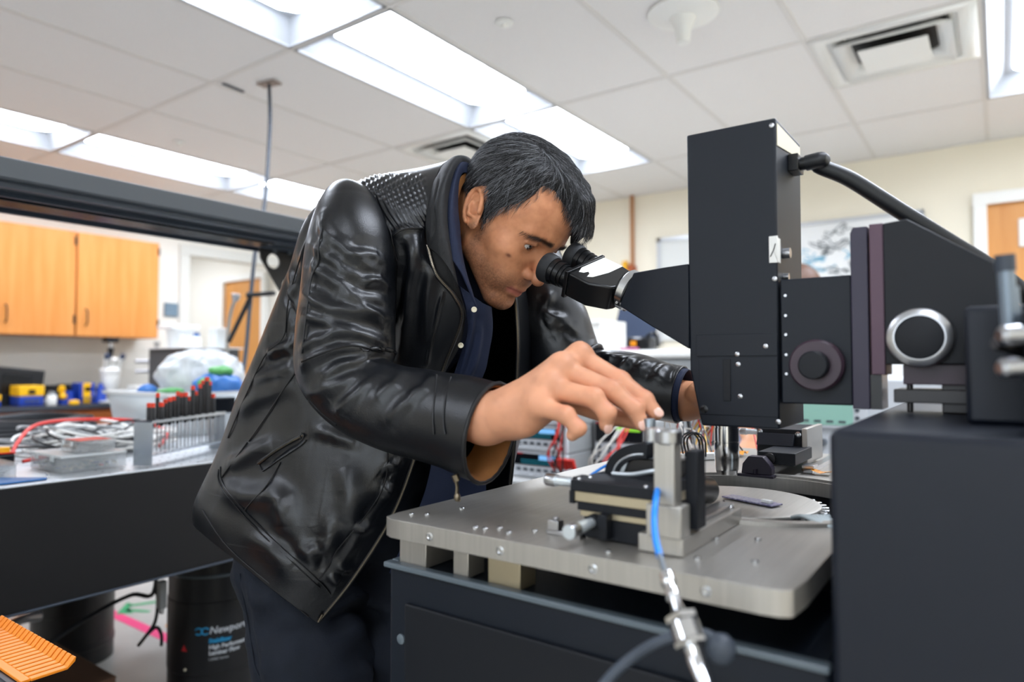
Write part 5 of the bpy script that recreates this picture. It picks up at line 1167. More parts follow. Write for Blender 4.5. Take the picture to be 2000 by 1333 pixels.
t = T('clip_leads', 'red crocodile clips lying at the foot of the stacked meters', 'clips', (-1.14, 1.88, .8))
for i in range(5): O('clip', MB().cyl((-1.165+i*.014, 1.89, .83+.004*(i % 2)), (-1.16+i*.012, 1.88, .862), .008, n=8), MATS['wire_red'], t)
sc = T('oscilloscope', 'white oscilloscope with a pale green screen behind the microscope', 'oscilloscope', (-.25, 2.1, .78))
O('case', MB().b2((-.52, 2.1, .86), (.02, 2.35, 1.13)), MATS['inst_white'], sc, bev=.01); O('foot', MB().b2((-.50, 2.11, .781), (0, 2.34, .86)), MATS['inst_white'], sc)
O('screen_frame', MB().b2((-.49, 2.09, .985), (-.30, 2.101, 1.10)), MATS['inst_white'], sc, bev=.003)
s1 = O('screen', MB().b2((-.478, 2.088, .995), (-.335, 2.092, 1.09)), mat('lcd_pale', '#7fa59a', .3, emit='#8fc0b0', es=.25), sc)
mb = MB()
for i in range(4): mb.b2((-.468+i*.032, 2.0865, 1.002), (-.450+i*.032, 2.0885, 1.008))
O('readout', mb, MATS['key_dark'], s1)
for i in range(5): O('soft_key', MB().cyl((-.325, 2.10, .995+i*.022), (-.325, 2.088, .995+i*.022), .006, n=10), MATS['key_dark'], sc)
for i in range(8): O('knob', MB().cyl((-.47+i*.055, 2.10, .965-.02*(i % 2)), (-.47+i*.055, 2.08, .965-.02*(i % 2)), .011, n=14), MATS['knob_grey'], sc)
for i in range(5): O('socket', MB().cyl((-.46+i*.08, 2.10, .895), (-.46+i*.08, 2.078, .895), .009, n=12), MATS['satin'], sc)
wx = T('white_instrument', 'white bench instrument with a green label right of the oscilloscope', 'instrument', (.2, 2.2, .78))
O('case', MB().b2((.04, 2.15, .781), (.50, 2.5, 1.12)), MATS['inst_white'], wx, bev=.008); O('badge', MB().b2((.105, 2.145, 1.085), (.135, 2.151, 1.10)), mat('badge_green', '#2fae5a', .4), wx)
for i in range(4): O('key', MB().cyl((.09+i*.06, 2.15, 1.0), (.09+i*.06, 2.135, 1.0), .012, n=12), MATS['key_dark'], wx)
wb = T('orange_box', 'small orange box on the white instrument behind the microscope rail', 'box', (.02, 2.4, 1.13))
O('body', MB().b2((-.10, 2.2, 1.131), (-.02, 2.28, 1.17)), kap, wb, bev=.003); O('lid', MB().b2((-.102, 2.198, 1.17), (-.018, 2.282, 1.178)), MATS['label_white'], wb)
# ---- far middle: printer like unit, paper, monitor, blue rack
pr = T('white_analyser', 'white rounded instrument with a grey front beyond the far sleeve', 'instrument', (-1.35, 3.05, 0))
O('body', MB().b2((-1.64, 3.04, .78), (-1.12, 3.6, 1.195)), MATS['inst_grey'], pr, bev=.02); O('lid', MB().b2((-1.67, 3.02, 1.195), (-1.09, 3.62, 1.235)), MATS['white_paint'], pr, bev=.015, segs=4)
tag(O('rear_table', MB().b2((-2.4, 3.02, .73), (.4, 3.9, .779)).b2((-2.35, 3.05, 0), (-2.3, 3.85, .73)).b2((.3, 3.05, 0), (.35, 3.85, .73)), MATS['bench_grey'], bev=.003), 'long grey table in front of the back wall', 'table')
dv = T('black_tester', 'black hand tester with a looped handle on the white instrument', 'tester', (-1.4, 3.1, 1.236))
O('body', MB().b2((-1.50, 3.06, 1.236), (-1.38, 3.15, 1.30)), MATS['inst_black'], dv, bev=.012); O('handle', MB().tube([(-1.40, 3.08, 1.30), (-1.37, 3.08, 1.315), (-1.345, 3.08, 1.30), (-1.34, 3.08, 1.25)], .008, n=8), MATS['inst_black'], dv); O('label', MB().b2((-1.47, 3.045, 1.255), (-1.44, 3.051, 1.28)), kap, dv)
tag(O('pen', MB().cyl((-1.52, 3.04, 1.242), (-1.42, 3.03, 1.242), .006), mat('pen_pink', '#c0628c', .4)), 'pink pen in front of the black tester', 'pen')
wc = T('white_carton', 'white upright carton behind the far sleeve', 'carton', (-1.65, 3.2, .78))
O('body', MB().b2((-1.92, 3.15, .781), (-1.69, 3.45, 1.40)), MATS['white_paint'], wc, bev=.004); O('flap', MB().box((-1.805, 3.14, 1.39), (.23, .02, .02)), MATS['white_paint'], wc)
mo = T('tilted_monitor', 'dark blue back of a tilted monitor behind the white carton', 'monitor', (-1.7, 3.55, .78))
O('screen', MB().box((-1.76, 3.74, 1.42), (.26, .03, .34), Matrix.Rotation(.25, 3, 'Y')), mat('slate', '#35425a', .5), mo, bev=.006); O('stand', MB().cyl((-1.76, 3.76, .781), (-1.76, 3.76, 1.42), .025).cyl((-1.76, 3.76, .781), (-1.76, 3.76, .80), .11), MATS['inst_black'], mo)
br = T('blue_bins', 'rack of pale blue bins with an orange one on top, left of the microscope tower', 'bins', (-.95, 3.3, .78))
for i in range(3): O('bin', MB().b2((-1.03+i*.11, 3.2, .781), (-.93+i*.11, 3.4, 1.16+.03*(i % 2))), mat('bin_blue', '#8aa6cc', .5) if i != 1 else MATS['slate'], br, bev=.006)
O('bin', MB().b2((-.93, 3.2, 1.192), (-.80, 3.35, 1.232)), mat('bin_orange', '#f2a20c', .4), br, bev=.01, label='orange bin on top')
pb = tag(O('power_brick', MB().b2((-2.28, Y1-.06, 1.2), (-2.2, Y1-.002, 1.4)).tube([(-2.22, Y1-.03, 1.2), (-2.15, Y1-.05, 1.0), (-2.0, Y1-.04, .9), (-1.9, Y1-.04, .8)], .006), MATS['inst_grey']), 'grey wall box with a hanging cord on the back wall', 'wall box')
# ---- a second person, only the top of the head shows over the microscope
p2 = T('person', 'person with brown hair standing behind the microscope, only the crown of the head showing', 'person', (-.66, 3.0-.18, 0))
q0 = np.array([-.640, 2.83, -.05]); hc2 = np.array([-.640, 2.80, 1.425])
Rp = rot_xyz(0, 0, -115)@rot_xyz(0, 18, 0)
def b2sdf(p):
    d = head_sdf(((p-hc2.astype(F4))@Rp/F4(.92)).astype(F4))*.92
    d = smin(d, sd_cap(p, hc2-[0, 0, .03], q0+[0, .03, 1.30], .05, .055), .02)
    d = smin(d, sd_ell(p, q0+[0, .03, 1.16], (.18, .10, .17)), .05); d = smin(d, sd_ell(p, q0+[0, .03, .92], (.15, .11, .17)), .06)
    for s in (-1, 1):
        d = smin(d, sd_chain(p, [q0+[s*.09, .03, .88], q0+[s*.09, .02, .48], q0+[s*.09, .05, .10]], (.085, .055, .04)), .03)
        d = smin(d, sd_chain(p, [q0+[s*.17, .03, 1.25], q0+[s*.22, .0, .98], q0+[s*.14, -.18, .92]], (.045, .038, .028)), .03)
        for f in range(5): d = smin(d, sd_cap(p, q0+[s*(.14-.012*(f-2)), -.18, .92], q0+[s*(.135-.016*(f-2)), -.27+.012*abs(f-2), .90], .012, .007), .006)
    return d
V_, F_ = surface(b2sdf, q0+[-.34, -.34, .05], q0+[.34, .2, 1.65], .008, 4)
b2o = OM('body', V_, F_, MATS['skin'], p2, cols=np.tile(lin('#c08a68'), (len(V_), 1)))
def h2(p):
    q = ((p-hc2.astype(F4))@Rp/F4(.92)).astype(F4); return smax(sd_ell(q, (-.012, 0, .045), (.112, .090, .099))*.92, -sd_ell(q, (.115, 0, -.02), (.08, .085, .09))*.92, .006)
V_, F_ = surface(h2, hc2-.15, hc2+.16, .005); OM('hair', relax(V_, F_, 1), F_, mat('hair_brown', '#5b3823', .4, bump=.8, bscale=60, stretch=(1, 1, 8)), p2)
def s2(p):
    d = smin(sd_ell(p, q0+[0, .03, 1.16], (.20, .12, .18)), sd_ell(p, q0+[0, .03, .93], (.17, .13, .17)), .05)
    for s in (-1, 1): d = smin(d, sd_cap(p, q0+[s*.17, .03, 1.25], q0+[s*.22, .0, 1.0], .06, .05), .03)
    return d
V_, F_ = surface(s2, q0+[-.34, -.2, .7], q0+[.34, .24, 1.4], .010, 4); OM('shirt', V_, F_, mat('shirt_grey', '#7f8890', .85), p2)
def t2(p):
    d = sd_ell(p, q0+[0, .03, .86], (.165, .125, .12))
    for s in (-1, 1): d = smin(d, sd_chain(p, [q0+[s*.09, .03, .85], q0+[s*.09, .02, .48], q0+[s*.09, .05, .08]], (.10, .075, .06)), .03)
    return d
V_, F_ = surface(t2, q0+[-.25, -.2, .06], q0+[.25, .24, 1.0], .010, 4); OM('trousers', V_, F_, MATS['trouser'], p2)
for s in (-1, 1): O('shoe', MB().ball(tuple(q0+[s*.09, -.0, .092]), 1, 16, (.045, .13, .04)), MATS['shoe'], p2)
# ============================================================ optical table with shelf
tb = T('optical_table', 'long black sided optical table with a bright steel top at the left', 'table', (-2.5, .6, 0))
TX0, TX1, TY0, TY1, TZ0, TZ1 = -3.25, -1.765, -1.2, 1.75, .615, .90
O('core', MB().b2((TX0, TY0, TZ0+.006), (TX1, TY1, TZ1-.006)), mat('table_side', '#0c0c0f', .55, bump=.1, bscale=500), tb)
O('top_skin', MB().b2((TX0-.002, TY0-.002, TZ1-.0055), (TX1+.002, TY1+.002, TZ1)), mat('table_steel', '#d6dade', .42, metal=.7, bump=.1, bscale=300), tb, bev=.002)
O('bottom_skin', MB().b2((TX0-.002, TY0-.002, TZ0), (TX1+.004, TY1+.002, TZ0+.0055)), mat('edge_dark', '#3a4350', .4), tb, bev=.002)
hl_ = MB()
for i in range(36):
    for j in range(22):
        x, y = TX1-.0125-.025*i*1.5, TY1-.0125-.025*j*1.8
        if x > TX0+.02: hl_.cyl((x, y, TZ1-.001), (x, y, TZ1+.0004), .0032, n=6)
o = O('mounting_holes', hl_, MATS['duct_dark'], tb); o['kind'] = 'stuff'
def leg_drum(cx, cy, label, txt):
    r = .142
    t = T('table_leg', label, 'table leg', (cx, cy, 0), 'round black table legs')
    O('body', MB().lathe([(0, r), (.06, r), (.062, r+.003), (.08, r+.003), (.082, r), (.20, r), (.202, r+.002), (.42, r+.002), (.422, r), (.50, r), (.505, r-.004), (.545, r-.006), (.55, r-.03)], (cx, cy, 0), (0, 0, 1), n=64), mat('drum_black', '#141518', .42), t)
    O('piston', MB().cyl((cx, cy, .55), (cx, cy, .614), .11, n=40), MATS['cable_black'], t)
    O('rim', MB().lathe([(.498, r+.001), (.503, r+.0012), (.506, r-.002)], (cx, cy, 0), (0, 0, 1), n=64, ring=0), MATS['rim_grey'], t)
    if txt:
        a0 = math.atan2(-cy, -cx); R_ = r+.0025
        def fn(s0, z0, sz=1):
            return lambda v: (cx+(R_+v.z)*cos(a0+s0+v.x/R_), cy+(R_+v.z)*sin(a0+s0+v.x/R_), z0+v.y)
        wm = mat('print_white', '#b9bdc2', .5); bm_ = mat('print_blue', '#1f8fc0', .5)
        lg = MB()
        for k in range(3):
            pts = []
            for u in np.linspace(.5 if k < 2 else 0, 5.6 if k < 2 else 6.28, 22):
                if k == 2: continue
                sx = (-1 if k == 0 else 1); px_ = sx*(.010+.0*k)+sx*-.012*cos(u)*-1*.9; pz_ = .010*sin(u)
                pts.append(fn(-.27, .337)(Vector((px_+.0, pz_, 0))))
            if pts: lg.tube(pts, .0022, n=6, sub=1)
        lg.tube([fn(-.27, .337)(Vector((-.003, -.008, 0))), fn(-.27, .337)(Vector((.003, .008, 0)))], .002, n=6, sub=1)
        O('emblem', lg, bm_, t)
        text('Newport', .030, fn(-.125, .328), 'lettering', wm, t, bold=.0006, shear=.2); text('Stabilizer', .018, fn(-.125, .300), 'lettering', bm_, t, bold=.0008)
        text('High Performance', .017, fn(-.125, .281), 'lettering', wm, t, bold=.0008); text('Laminar Flow', .017, fn(-.125, .263), 'lettering', wm, t, bold=.0008); text('I-2000 Series', .011, fn(-.125, .246), 'lettering', wm, t)
        warn = MB(); f0 = fn(-.66, .275); warn.add([f0(Vector(q)) for q in ((-.011, 0, .0005), (.011, 0, .0005), (0, .02, .0005))], [(0, 1, 2)]); O('warning_mark', warn, MATS['red_stripe'], t)
        O('bolt', MB().cyl(fn(-.62, .22)(Vector((0, 0, 0))), fn(-.62, .22)(Vector((0, 0, .004))), .004, n=10), MATS['label_cream'], t)
    return t
leg_drum(-2.13, 1.29, 'round black isolator leg with white and blue lettering beside the man', True)
leg_drum(-3.02, 1.22, 'plain round black isolator leg under the middle of the long table', False)
leg_drum(-2.13, -.8, 'round black isolator leg at the near end of the table, under its front edge', False); leg_drum(-2.95, -.8, 'round black isolator leg at the near end of the table, under its far edge', False)
sh = T('overhead_shelf', 'black steel overhead shelf spanning the optical table', 'shelf', (-1.95, .2, .9))
O('shelf_board', MB().b2((-2.12, -1.1, 1.574), (-1.765, 1.66, 1.622)), mat('shelf_black', '#474d53', .40, bump=.05, bscale=400), sh, bev=.004)
for x in (-1.80, -1.90, -2.02, -2.105): O('rail', MB().b2((x-.006, -1.1, 1.560), (x+.006, 1.60, 1.574)), MATS['edge_dark'], sh, bev=.001)
O('lamp_channel', MB().b2((-2.0, -1.0, 1.556), (-1.92, 1.35, 1.5735)), MATS['inst_black'], sh, bev=.002)
for y in (1.58, -1.05): O('post', MB().b2((-2.09, y-.035, .901), (-2.02, y+.035, 1.574)), MATS['cable_black'], sh, bev=.003)
def plate2d(outer, holes, fn, ext, name, m, parent):
    cu = bpy.data.curves.new('t', 'CURVE'); cu.dimensions = '2D'; cu.fill_mode = 'BOTH'; cu.extrude = ext
    for pl_ in [outer]+holes:
        s = cu.splines.new('POLY'); s.points.add(len(pl_)-1); s.use_cyclic_u = True
        for i, q in enumerate(pl_): s.points[i].co = (q[0], q[1], 0, 1)
    o = bpy.data.objects.new('t', cu); COL.objects.link(o); dg = bpy.context.evaluated_depsgraph_get(); dg.update(); me = bpy.data.meshes.new_from_object(o.evaluated_get(dg)); bpy.data.objects.remove(o)
    mb = MB(); mb.add([fn(v.co) for v in me.vertices], [tuple(p.vertices) for p in me.polygons]); return O(name, mb, m, parent, ang=30)
circ = lambda cx, cy, r: [(cx+r*cos(a), cy+r*sin(a)) for a in np.linspace(0, 2*pi, 25)[:-1]]
plate2d([(-.16, .174), (0, .174), (0, -.02), (-.03, -.03), (-.06, .0), (-.155, .13)], [circ(-.105, .125, .026), circ(-.042, .045, .026)], lambda v: (-2.055+v.z, 1.545+v.x, 1.40+v.y), .004, 'gusset', MATS['cable_black'], sh)
for y in (1.44, 1.50, 1.53): O('bolt', MB().cyl((-2.05, y, 1.56), (-2.04, y, 1.56), .006, n=10), MATS['rim_grey'], sh)
tag(O('grey_unit', MB().b2((-2.09, 1.12, 1.6225), (-2.0, 1.30, 1.66)), MATS['hose_grey'], bev=.004), 'small dark grey unit on top of the overhead shelf', 'box')
# ---- rod and cables from the ceiling
cp = T('ceiling_cable', 'dark flexible cable hanging from a ceiling plate down behind the shelf', 'cable', (-2.86, 1.97, ZC))
O('ceiling_plate', MB().box((-2.86, 1.97, ZC-.004), (.11, .055, .006), Matrix.Rotation(.2, 3, 'Z')), mat('plate_rust', '#9a8a80', .6), cp, bev=.001)
O('strip', MB().box((-3.05, 1.90, ZC-.002), (.02, .12, .003), Matrix.Rotation(.1, 3, 'Z')), MATS['hose_grey'], cp)
O('cable', MB().tube([(-2.86, 1.97, ZC), P(527, 250, 3.2), P(517, 395, 3.1), P(499, 490, 3.0), P(488, 600, 2.95), P(480, 690, 2.9), P(472, 742, 2.85)], .0085, n=10), MATS['hose_grey'], cp)
O('cross_arm', MB().cyl(P(486, 577, 2.94), P(536, 573, 2.9), .010, n=10).ball(P(487, 577, 2.94), .016, 10), MATS['cable_black'], cp)
O('diagonal_arm', MB().cyl(P(487, 585, 2.94), P(447, 668, 2.98), .010, n=10), MATS['cable_black'], cp)
gn = T('gooseneck_lamp', 'silver gooseneck with a small round head in front of the wooden door', 'lamp', P(443, 735, 3.2))
O('neck', MB().tube([P(443, 740, 3.2), P(443, 690, 3.2), P(446, 640, 3.2), P(452, 605, 3.2), P(462, 580, 3.2)], .0085, n=8), MATS['satin'], gn)
O('head', MB().lathe([(0, .012), (.01, .018), (.03, .020), (.034, .012)], P(459, 588, 3.2), (.3, 0, .95), n=20), MATS['satin'], gn)
# ---- floor tape and arrow
tp_ = S('floor_marking_1', MB().b2((-3.62, 1.515, .0005), (-2.4, 1.565, .0012)), mat('tape_pink', '#e8447f', .5)); tp_['label'] = 'pink tape line on the floor'
ga = T('floor_arrow', 'green arrow of tape on the floor under the optical table', 'floor arrow', (-3.38, 1.62, .001))
GM = mat('tape_green', '#2f9a66', .5)
O('arrow_head', MB().prism([(-3.375, 1.545, .0006), (-3.50, 1.655, .0006), (-3.45, 1.655, .0006), (-3.43, 1.63, .0006), (-3.33, 1.60, .0006)], (0, 0, .0008)), GM, ga)
O('stripe', MB().prism([(-3.46, 1.64, .0006), (-3.40, 1.75, .0006), (-3.375, 1.74, .0006), (-3.43, 1.63, .0006)], (0, 0, .0008)), GM, ga)
O('stripe', MB().prism([(-3.41, 1.61, .0006), (-3.29, 1.665, .0006), (-3.28, 1.645, .0006), (-3.38, 1.59, .0006)], (0, 0, .0008)), GM, ga)
tag(O('floor_sticker', MB().lathe([(.0005, 0), (.0012, .055), (.001, .06)], (-3.02, 1.66, 0), (0, 0, 1), n=20), kap), 'orange and white sticker on the floor beside the leg', 'sticker')
# ---- under the table
gc_ = T('hanging_adapter', 'grey adapter hanging by its black cable under the table edge', 'adapter', P(316, 1135, 2.05))
O('body', MB().box(P(316, 1162, 2.05), (.022, .022, .082)), MATS['inst_grey'], gc_, bev=.003); O('plug', MB().box(P(316, 1194, 2.05), (.012, .010, .016)), MATS['satin'], gc_)
O('cable', MB().tube([(P(308, 1120, 2.05).x, P(308, 1120, 2.05).y, .614), P(305, 1140, 2.05), P(308, 1175, 2.05), P(303, 1215, 2.05), P(285, 1243, 2.05), P(270, 1262, 2.05)], .005, n=8).tube([P(285, 1243, 2.05), P(305, 1226, 2.05), P(315, 1240, 2.05), P(315, 1262, 2.05)], .005, n=8), MATS['cable_black'], gc_)
tag(O('under_cable', MB().tube([(P(306, 1140, 2.1).x, P(306, 1140, 2.1).y, .614), P(300, 1158, 2.1), P(260, 1162, 2.1), P(215, 1182, 2.1), P(160, 1215, 2.0), P(90, 1262, 1.9)], .0065, n=8), MATS['cable_black']), 'black cable sagging under the optical table', 'cable')
tag(O('steel_tube', MB().tube([P(10, 1225, 2.3), P(45, 1210, 2.35), P(78, 1205, 2.4)], .016, n=10), MATS['satin']), 'bright steel tube under the left end of the table', 'tube')
cbx = T('cardboard_box', 'brown cardboard box on the floor under the table', 'box', (-2.3, .8, 0))
O('body', MB().b2((-2.56, .50, 0), (-2.13, .98, .245)), mat('cardboard', '#5f4330', .8, var=.1), cbx, bev=.004); O('flap', MB().b2((-2.56, .50, .2455), (-2.35, .98, .249)), MATS['cardboard'], cbx); O('flap', MB().b2((-2.345, .50, .2455), (-2.13, .98, .249)), MATS['cardboard'], cbx)
# ---- near left corner: black bin with the orange comb
bn = T('tool_cart', 'black tool cart corner at the bottom left of the photo', 'cart', (-1.4, .15, 0))
O('body', MB().b2((-1.62, -.35, .05), (-1.108, .372, .70)), mat('cart_fabric', '#2a2d31', .8, bump=.6, bscale=500), bn, bev=.004)
O('rim', MB().b2((-1.63, .372, .69), (-1.10, .392, .722)).b2((-1.115, -.36, .69), (-1.10, .392, .722)), mat('cart_rim', '#23272c', .35), bn, bev=.005)
O('lid', MB().b2((-1.61, -.34, .70), (-1.116, .366, .708)), MATS['cart_fabric'], bn, bev=.002)
cm = T('orange_comb', 'orange plastic comb rack with upturned fingers on the black cart', 'comb rack', (-1.25, .40, .72))
O('backbone', MB().b2((-1.42, .385, .7225), (-1.112, .397, .7265)), mat('comb_orange', '#f08a1c', .35), cm, bev=.0008)
c0 = None
for i in range(19):
    x = -1.119-.0152*i
    if c0 is None:
        c0 = O('finger', MB().prism([(x, .396, .7235), (x, .442, .7235), (x, .452, .732), (x, .4535, .738), (x, .451, .739), (x, .441, .7275), (x, .396, .7275)], (.0112, 0, 0)), MATS['comb_orange'], cm, bev=.001); base_x = x
    else:
        c = c0.copy(); COL.objects.link(c); c.location.x += x-base_x
# ============================================================ things on the optical table
mat('clear', '#eef3f6', .15, trans=.5, ior=1.2, alpha=.30); mat('clear_milky', '#e8eef0', .35, trans=.2, alpha=.82); mat('lid_white', '#e4e6e6', .3)
rk = T('screwdriver_rack', 'bent aluminium rack holding red tipped precision screwdrivers', 'rack', (-1.88, 1.06, .90))
A_ = Vector((-1.800, .905, 0)); B_ = Vector((-1.968, 1.215, 0)); U_ = (B_-A_).normalized(); W_ = Vector((-U_.y, U_.x, 0)); wd_ = .052
def rq(u, w_, z): return A_+U_*u+W_*w_+Vector((0, 0, z))
Lr = (B_-A_).length
def slab(u0, u1, w0, w1, z0, z1):
    mb = MB(); v = [rq(u, w_, z) for u in (u0, u1) for w_ in (w0, w1) for z in (z0, z1)]
    return mb.add(v, [(0, 1, 3, 2), (4, 6, 7, 5), (0, 4, 5, 1), (2, 3, 7, 6), (0, 2, 6, 4), (1, 5, 7, 3)])
RM = mat('rack_alu', '#a6adb6', .25, metal=.9)
O('end_leg', slab(0, .003, 0, wd_, .901, 1.015), RM, rk, bev=.0006); O('end_leg', slab(Lr-.003, Lr, 0, wd_, .901, 1.015), RM, rk, bev=.0006); O('top', slab(0, Lr, 0, wd_, 1.015, 1.018), MATS['hose_grey'], rk, bev=.0006); O('shelf', slab(.003, Lr-.003, .004, wd_-.004, .925, .928), RM, rk)
O('front_lip', slab(0, Lr, -.001, .0005, 1.011, 1.019), MATS['alu_bright'], rk)
hts = [1.064, 1.063, 1.064, 1.088, 1.076, 1.070, 1.090, 1.076, 1.086, 1.084, 1.104, 1.072, 1.108, 1.086, 1.128, 1.118, 1.076, 1.114]
ords = 'first second third fourth fifth sixth seventh eighth ninth tenth eleventh twelfth thirteenth fourteenth fifteenth sixteenth seventeenth eighteenth'.split()
HM = mat('grip_black', '#1d1e21', .45); CM = mat('cap_red', '#e2442c', .4)
sds = []
for i, h in enumerate(hts):
    u = .022+i*(Lr-.05)/17; w_ = (.014, .038)[i % 2]; q = rq(u, w_, 0); lean = (U_*random.Random(i).uniform(-.02, .03)); tp0 = len(sds)
    t = T('screwdriver', f'black precision screwdriver with a red cap, {ords[i]} from the left in the metal rack', 'screwdriver', (q.x, q.y, .93), 'precision screwdrivers in the rack')
    rr = .0052+.0008*(i % 3)
    O('grip', MB().lathe([(1.0, rr*.7), (1.005, rr*.8), (1.012, rr), (h-.014, rr), (h-.012, rr*.85)], (q.x, q.y, 0), (0, 0, 1), n=12), HM, t)
    O('cap', MB().lathe([(h-.012, rr*.95), (h-.002, rr*1.05), (h, rr*.6)], (q.x, q.y, 0), (0, 0, 1), n=12), CM, t)
    O('shaft', MB().cyl((q.x, q.y, .931), (q.x, q.y, 1.002), .0022, n=8), MATS['chrome'], t)
def clear_box(name, label, c, d, fill, lidm='clear', rz=0, group=None, partitions=3):
    x, y, z = c; a, b, h = d; t = T(name, label, 'box', c); th = .0018
    O('tray', MB().b2((x-a/2, y-b/2, z), (x+a/2, y+b/2, z+th)).b2((x-a/2, y-b/2, z+th), (x-a/2+th, y+b/2, z+h*.85)).b2((x+a/2-th, y-b/2, z+th), (x+a/2, y+b/2, z+h*.85)).b2((x-a/2+th, y-b/2, z+th), (x+a/2-th, y-b/2+th, z+h*.85)).b2((x-a/2+th, y+b/2-th, z+th), (x+a/2-th, y+b/2, z+h*.85)), MATS['clear'], t)
    for i in range(1, partitions+1): O('divider', MB().b2((x-a/2+a*i/(partitions+1), y-b/2+.002, z+th), (x-a/2+a*i/(partitions+1)+.0012, y+b/2-.002, z+h*.8)), MATS['clear'], t)
    O('lid', MB().b2((x-a/2-.002, y-b/2-.002, z+h*.85), (x+a/2+.002, y+b/2+.002, z+h)), MATS[lidm], t, bev=.001)
    O('latch', MB().b2((x-a*.3, y-b/2-.005, z+h*.6), (x-a*.2, y-b/2-.001, z+h*.95)).b2((x+a*.2, y-b/2-.005, z+h*.6), (x+a*.3, y-b/2-.001, z+h*.95)), MATS['clear_milky'], t, bev=.001)
    r_ = random.Random(len(label))
    for nm, cc, n in fill:
        mb = MB()
        for i in range(n):
            s = r_.uniform(.002, .0045); mb.box((x+r_.uniform(-a/2+.006, a/2-.006), y+r_.uniform(-b/2+.006, b/2-.006), z+.004+r_.uniform(0, h*.35)), (s*r_.uniform(1, 3), s, s), Matrix.Rotation(r_.uniform(0, 3), 3, 'Z'))
        o = O(nm, mb, mat('bits_'+nm.split('_')[0]+cc[1:], cc, .4, metal=.3), t); o['kind'] = 'stuff'
    return t
clear_box('parts_organizer', 'clear divided parts box of small metal pieces under the red topped box', (-1.945, .79, .901), (.185, .15, .042), [('metal_bits', '#b9b2a0', 90), ('dark_bits', '#3f5a60', 50), ('blue_bits', '#2f3f70', 25), ('red_bits', '#b03040', 6)], 'clear_milky')
t = clear_box('red_topped_box', 'small clear box of screws with a red paper under its lid', (-1.915, .80, .9435), (.095, .09, .030), [('metal_screws', '#9a9a98', 220)], 'clear', partitions=0)
O('paper', MB().b2((-1.957, .762, .9738), (-1.873, .838, .9745)), mat('paper_red', '#e2503c', .6), t)
clear_box('left_parts_box', 'clear box of small parts at the left photo edge beside the blue sheet', (-1.945, .50, .901), (.14, .26, .036), [('metal_bits', '#8d8f92', 160), ('dark_bits', '#2c2f33', 60)])
tag(O('blue_sheet', MB().prism([(-1.79, .50, .9012), (-1.86, .52, .9012), (-1.88, .60, .9012), (-1.80, .665, .9012), (-1.785, .66, .9012)], (0, 0, .004)), mat('blue_card', '#3f76b5', .5), bev=.001), 'blue card lying on the near edge of the steel table', 'card')
tag(O('upright_pin', MB().lathe([(0, .005), (.002, .005), (.003, .002), (.009, .002), (.010, .004), (.012, .004)], (-1.815, .672, .9005), (0, 0, 1), n=14), MATS['chrome']), 'tiny upright metal screw beside the blue card', 'screw')
md = T('multimeter', 'black meter with red and yellow marks behind the clear box at the left edge', 'meter', (-2.15, .62, .9))
O('body', MB().b2((-2.26, .45, .901), (-2.09, .70, .935)), MATS['inst_black'], md, bev=.006); O('trim', MB().b2((-2.10, .56, .935), (-2.09, .70, .938)), MATS['wire_red'], md); O('knob', MB().cyl((-2.11, .68, .935), (-2.11, .68, .95), .014, n=14), MATS['yellow'], md)
tag(O('plastic_cover', MB().prism([(-2.40, .50, .97), (-2.10, .45, .935), (-2.13, .66, .962), (-2.36, .70, .985)], (0, 0, .006)), MATS['white_paint'], bev=.001), 'white plastic cover leaning over the black meter at the left edge', 'cover')
coil = MB()
for i in range(7): coil.tube([(-2.78+cos(a)*(.20-.004*i), .98+sin(a)*(.20-.004*i), .915+.010*i+.004*sin(3*a+i)) for a in np.linspace(0, 2*pi, 26)], .0085, n=6, sub=1)
tag(O('hose_coil', coil, MATS['cable_black']), 'coil of thick black hose behind the cable pile', 'hose')
tag(O('pink_pouch', MB().ball((-2.95, .80, .93), 1, 12, (.07, .12, .03)), mat('pink_cloth', '#d98a86', .7)), 'pink pouch behind the black hose coil at the left edge', 'pouch')
r_ = random.Random(8)
def pile(nm, m_, n, R0, rad, lab):
    mb = MB()
    for i in range(n):
        cx, cy = -2.28+r_.uniform(-.07, .07), .98+r_.uniform(-.10, .10); r0 = r_.uniform(R0*.6, R0); ph = r_.uniform(0, 6); h0 = r_.uniform(.005, .055); sq_ = r_.uniform(.7, 1.3)
        mb.tube([(cx+cos(ph+a)*r0*.9+r_.uniform(-.01, .01), cy+sin(ph+a)*r0*sq_+r_.uniform(-.01, .01), .905+h0*(1+.5*sin(a*1.5+i))) for a in np.linspace(0, r_.uniform(3.5, 6.2), 9)], rad, n=6, sub=4)
    o = O(nm, mb, m_); tag(o, lab, 'cables'); o['kind'] = 'stuff'
pile('cable_pile', MATS['label_white'], 26, .17, .0042, 'heap of white cables on the steel table behind the red topped box')
pile('cable_pile', MATS['inst_grey'], 14, .16, .0045, 'grey cables in the heap behind the red topped box')
pile('cable_pile', MATS['wire_black'], 10, .16, .0035, 'black cables tangled through the white cable heap')
mb = MB().tube([(-2.12, .70, .92), (-2.20, .74, .95), (-2.35, .84, .985), (-2.45, 1.0, .985), (-2.38, 1.14, .975), (-2.20, 1.15, .95), (-2.06, 1.06, .92)], .0055, n=8).tube([(-2.10, .72, .91), (-2.12, .80, .915), (-2.14, .86, .912)], .005, n=8)
tag(O('red_cable', mb, MATS['wire_red']), 'red cable arching over the white cable heap', 'cable')
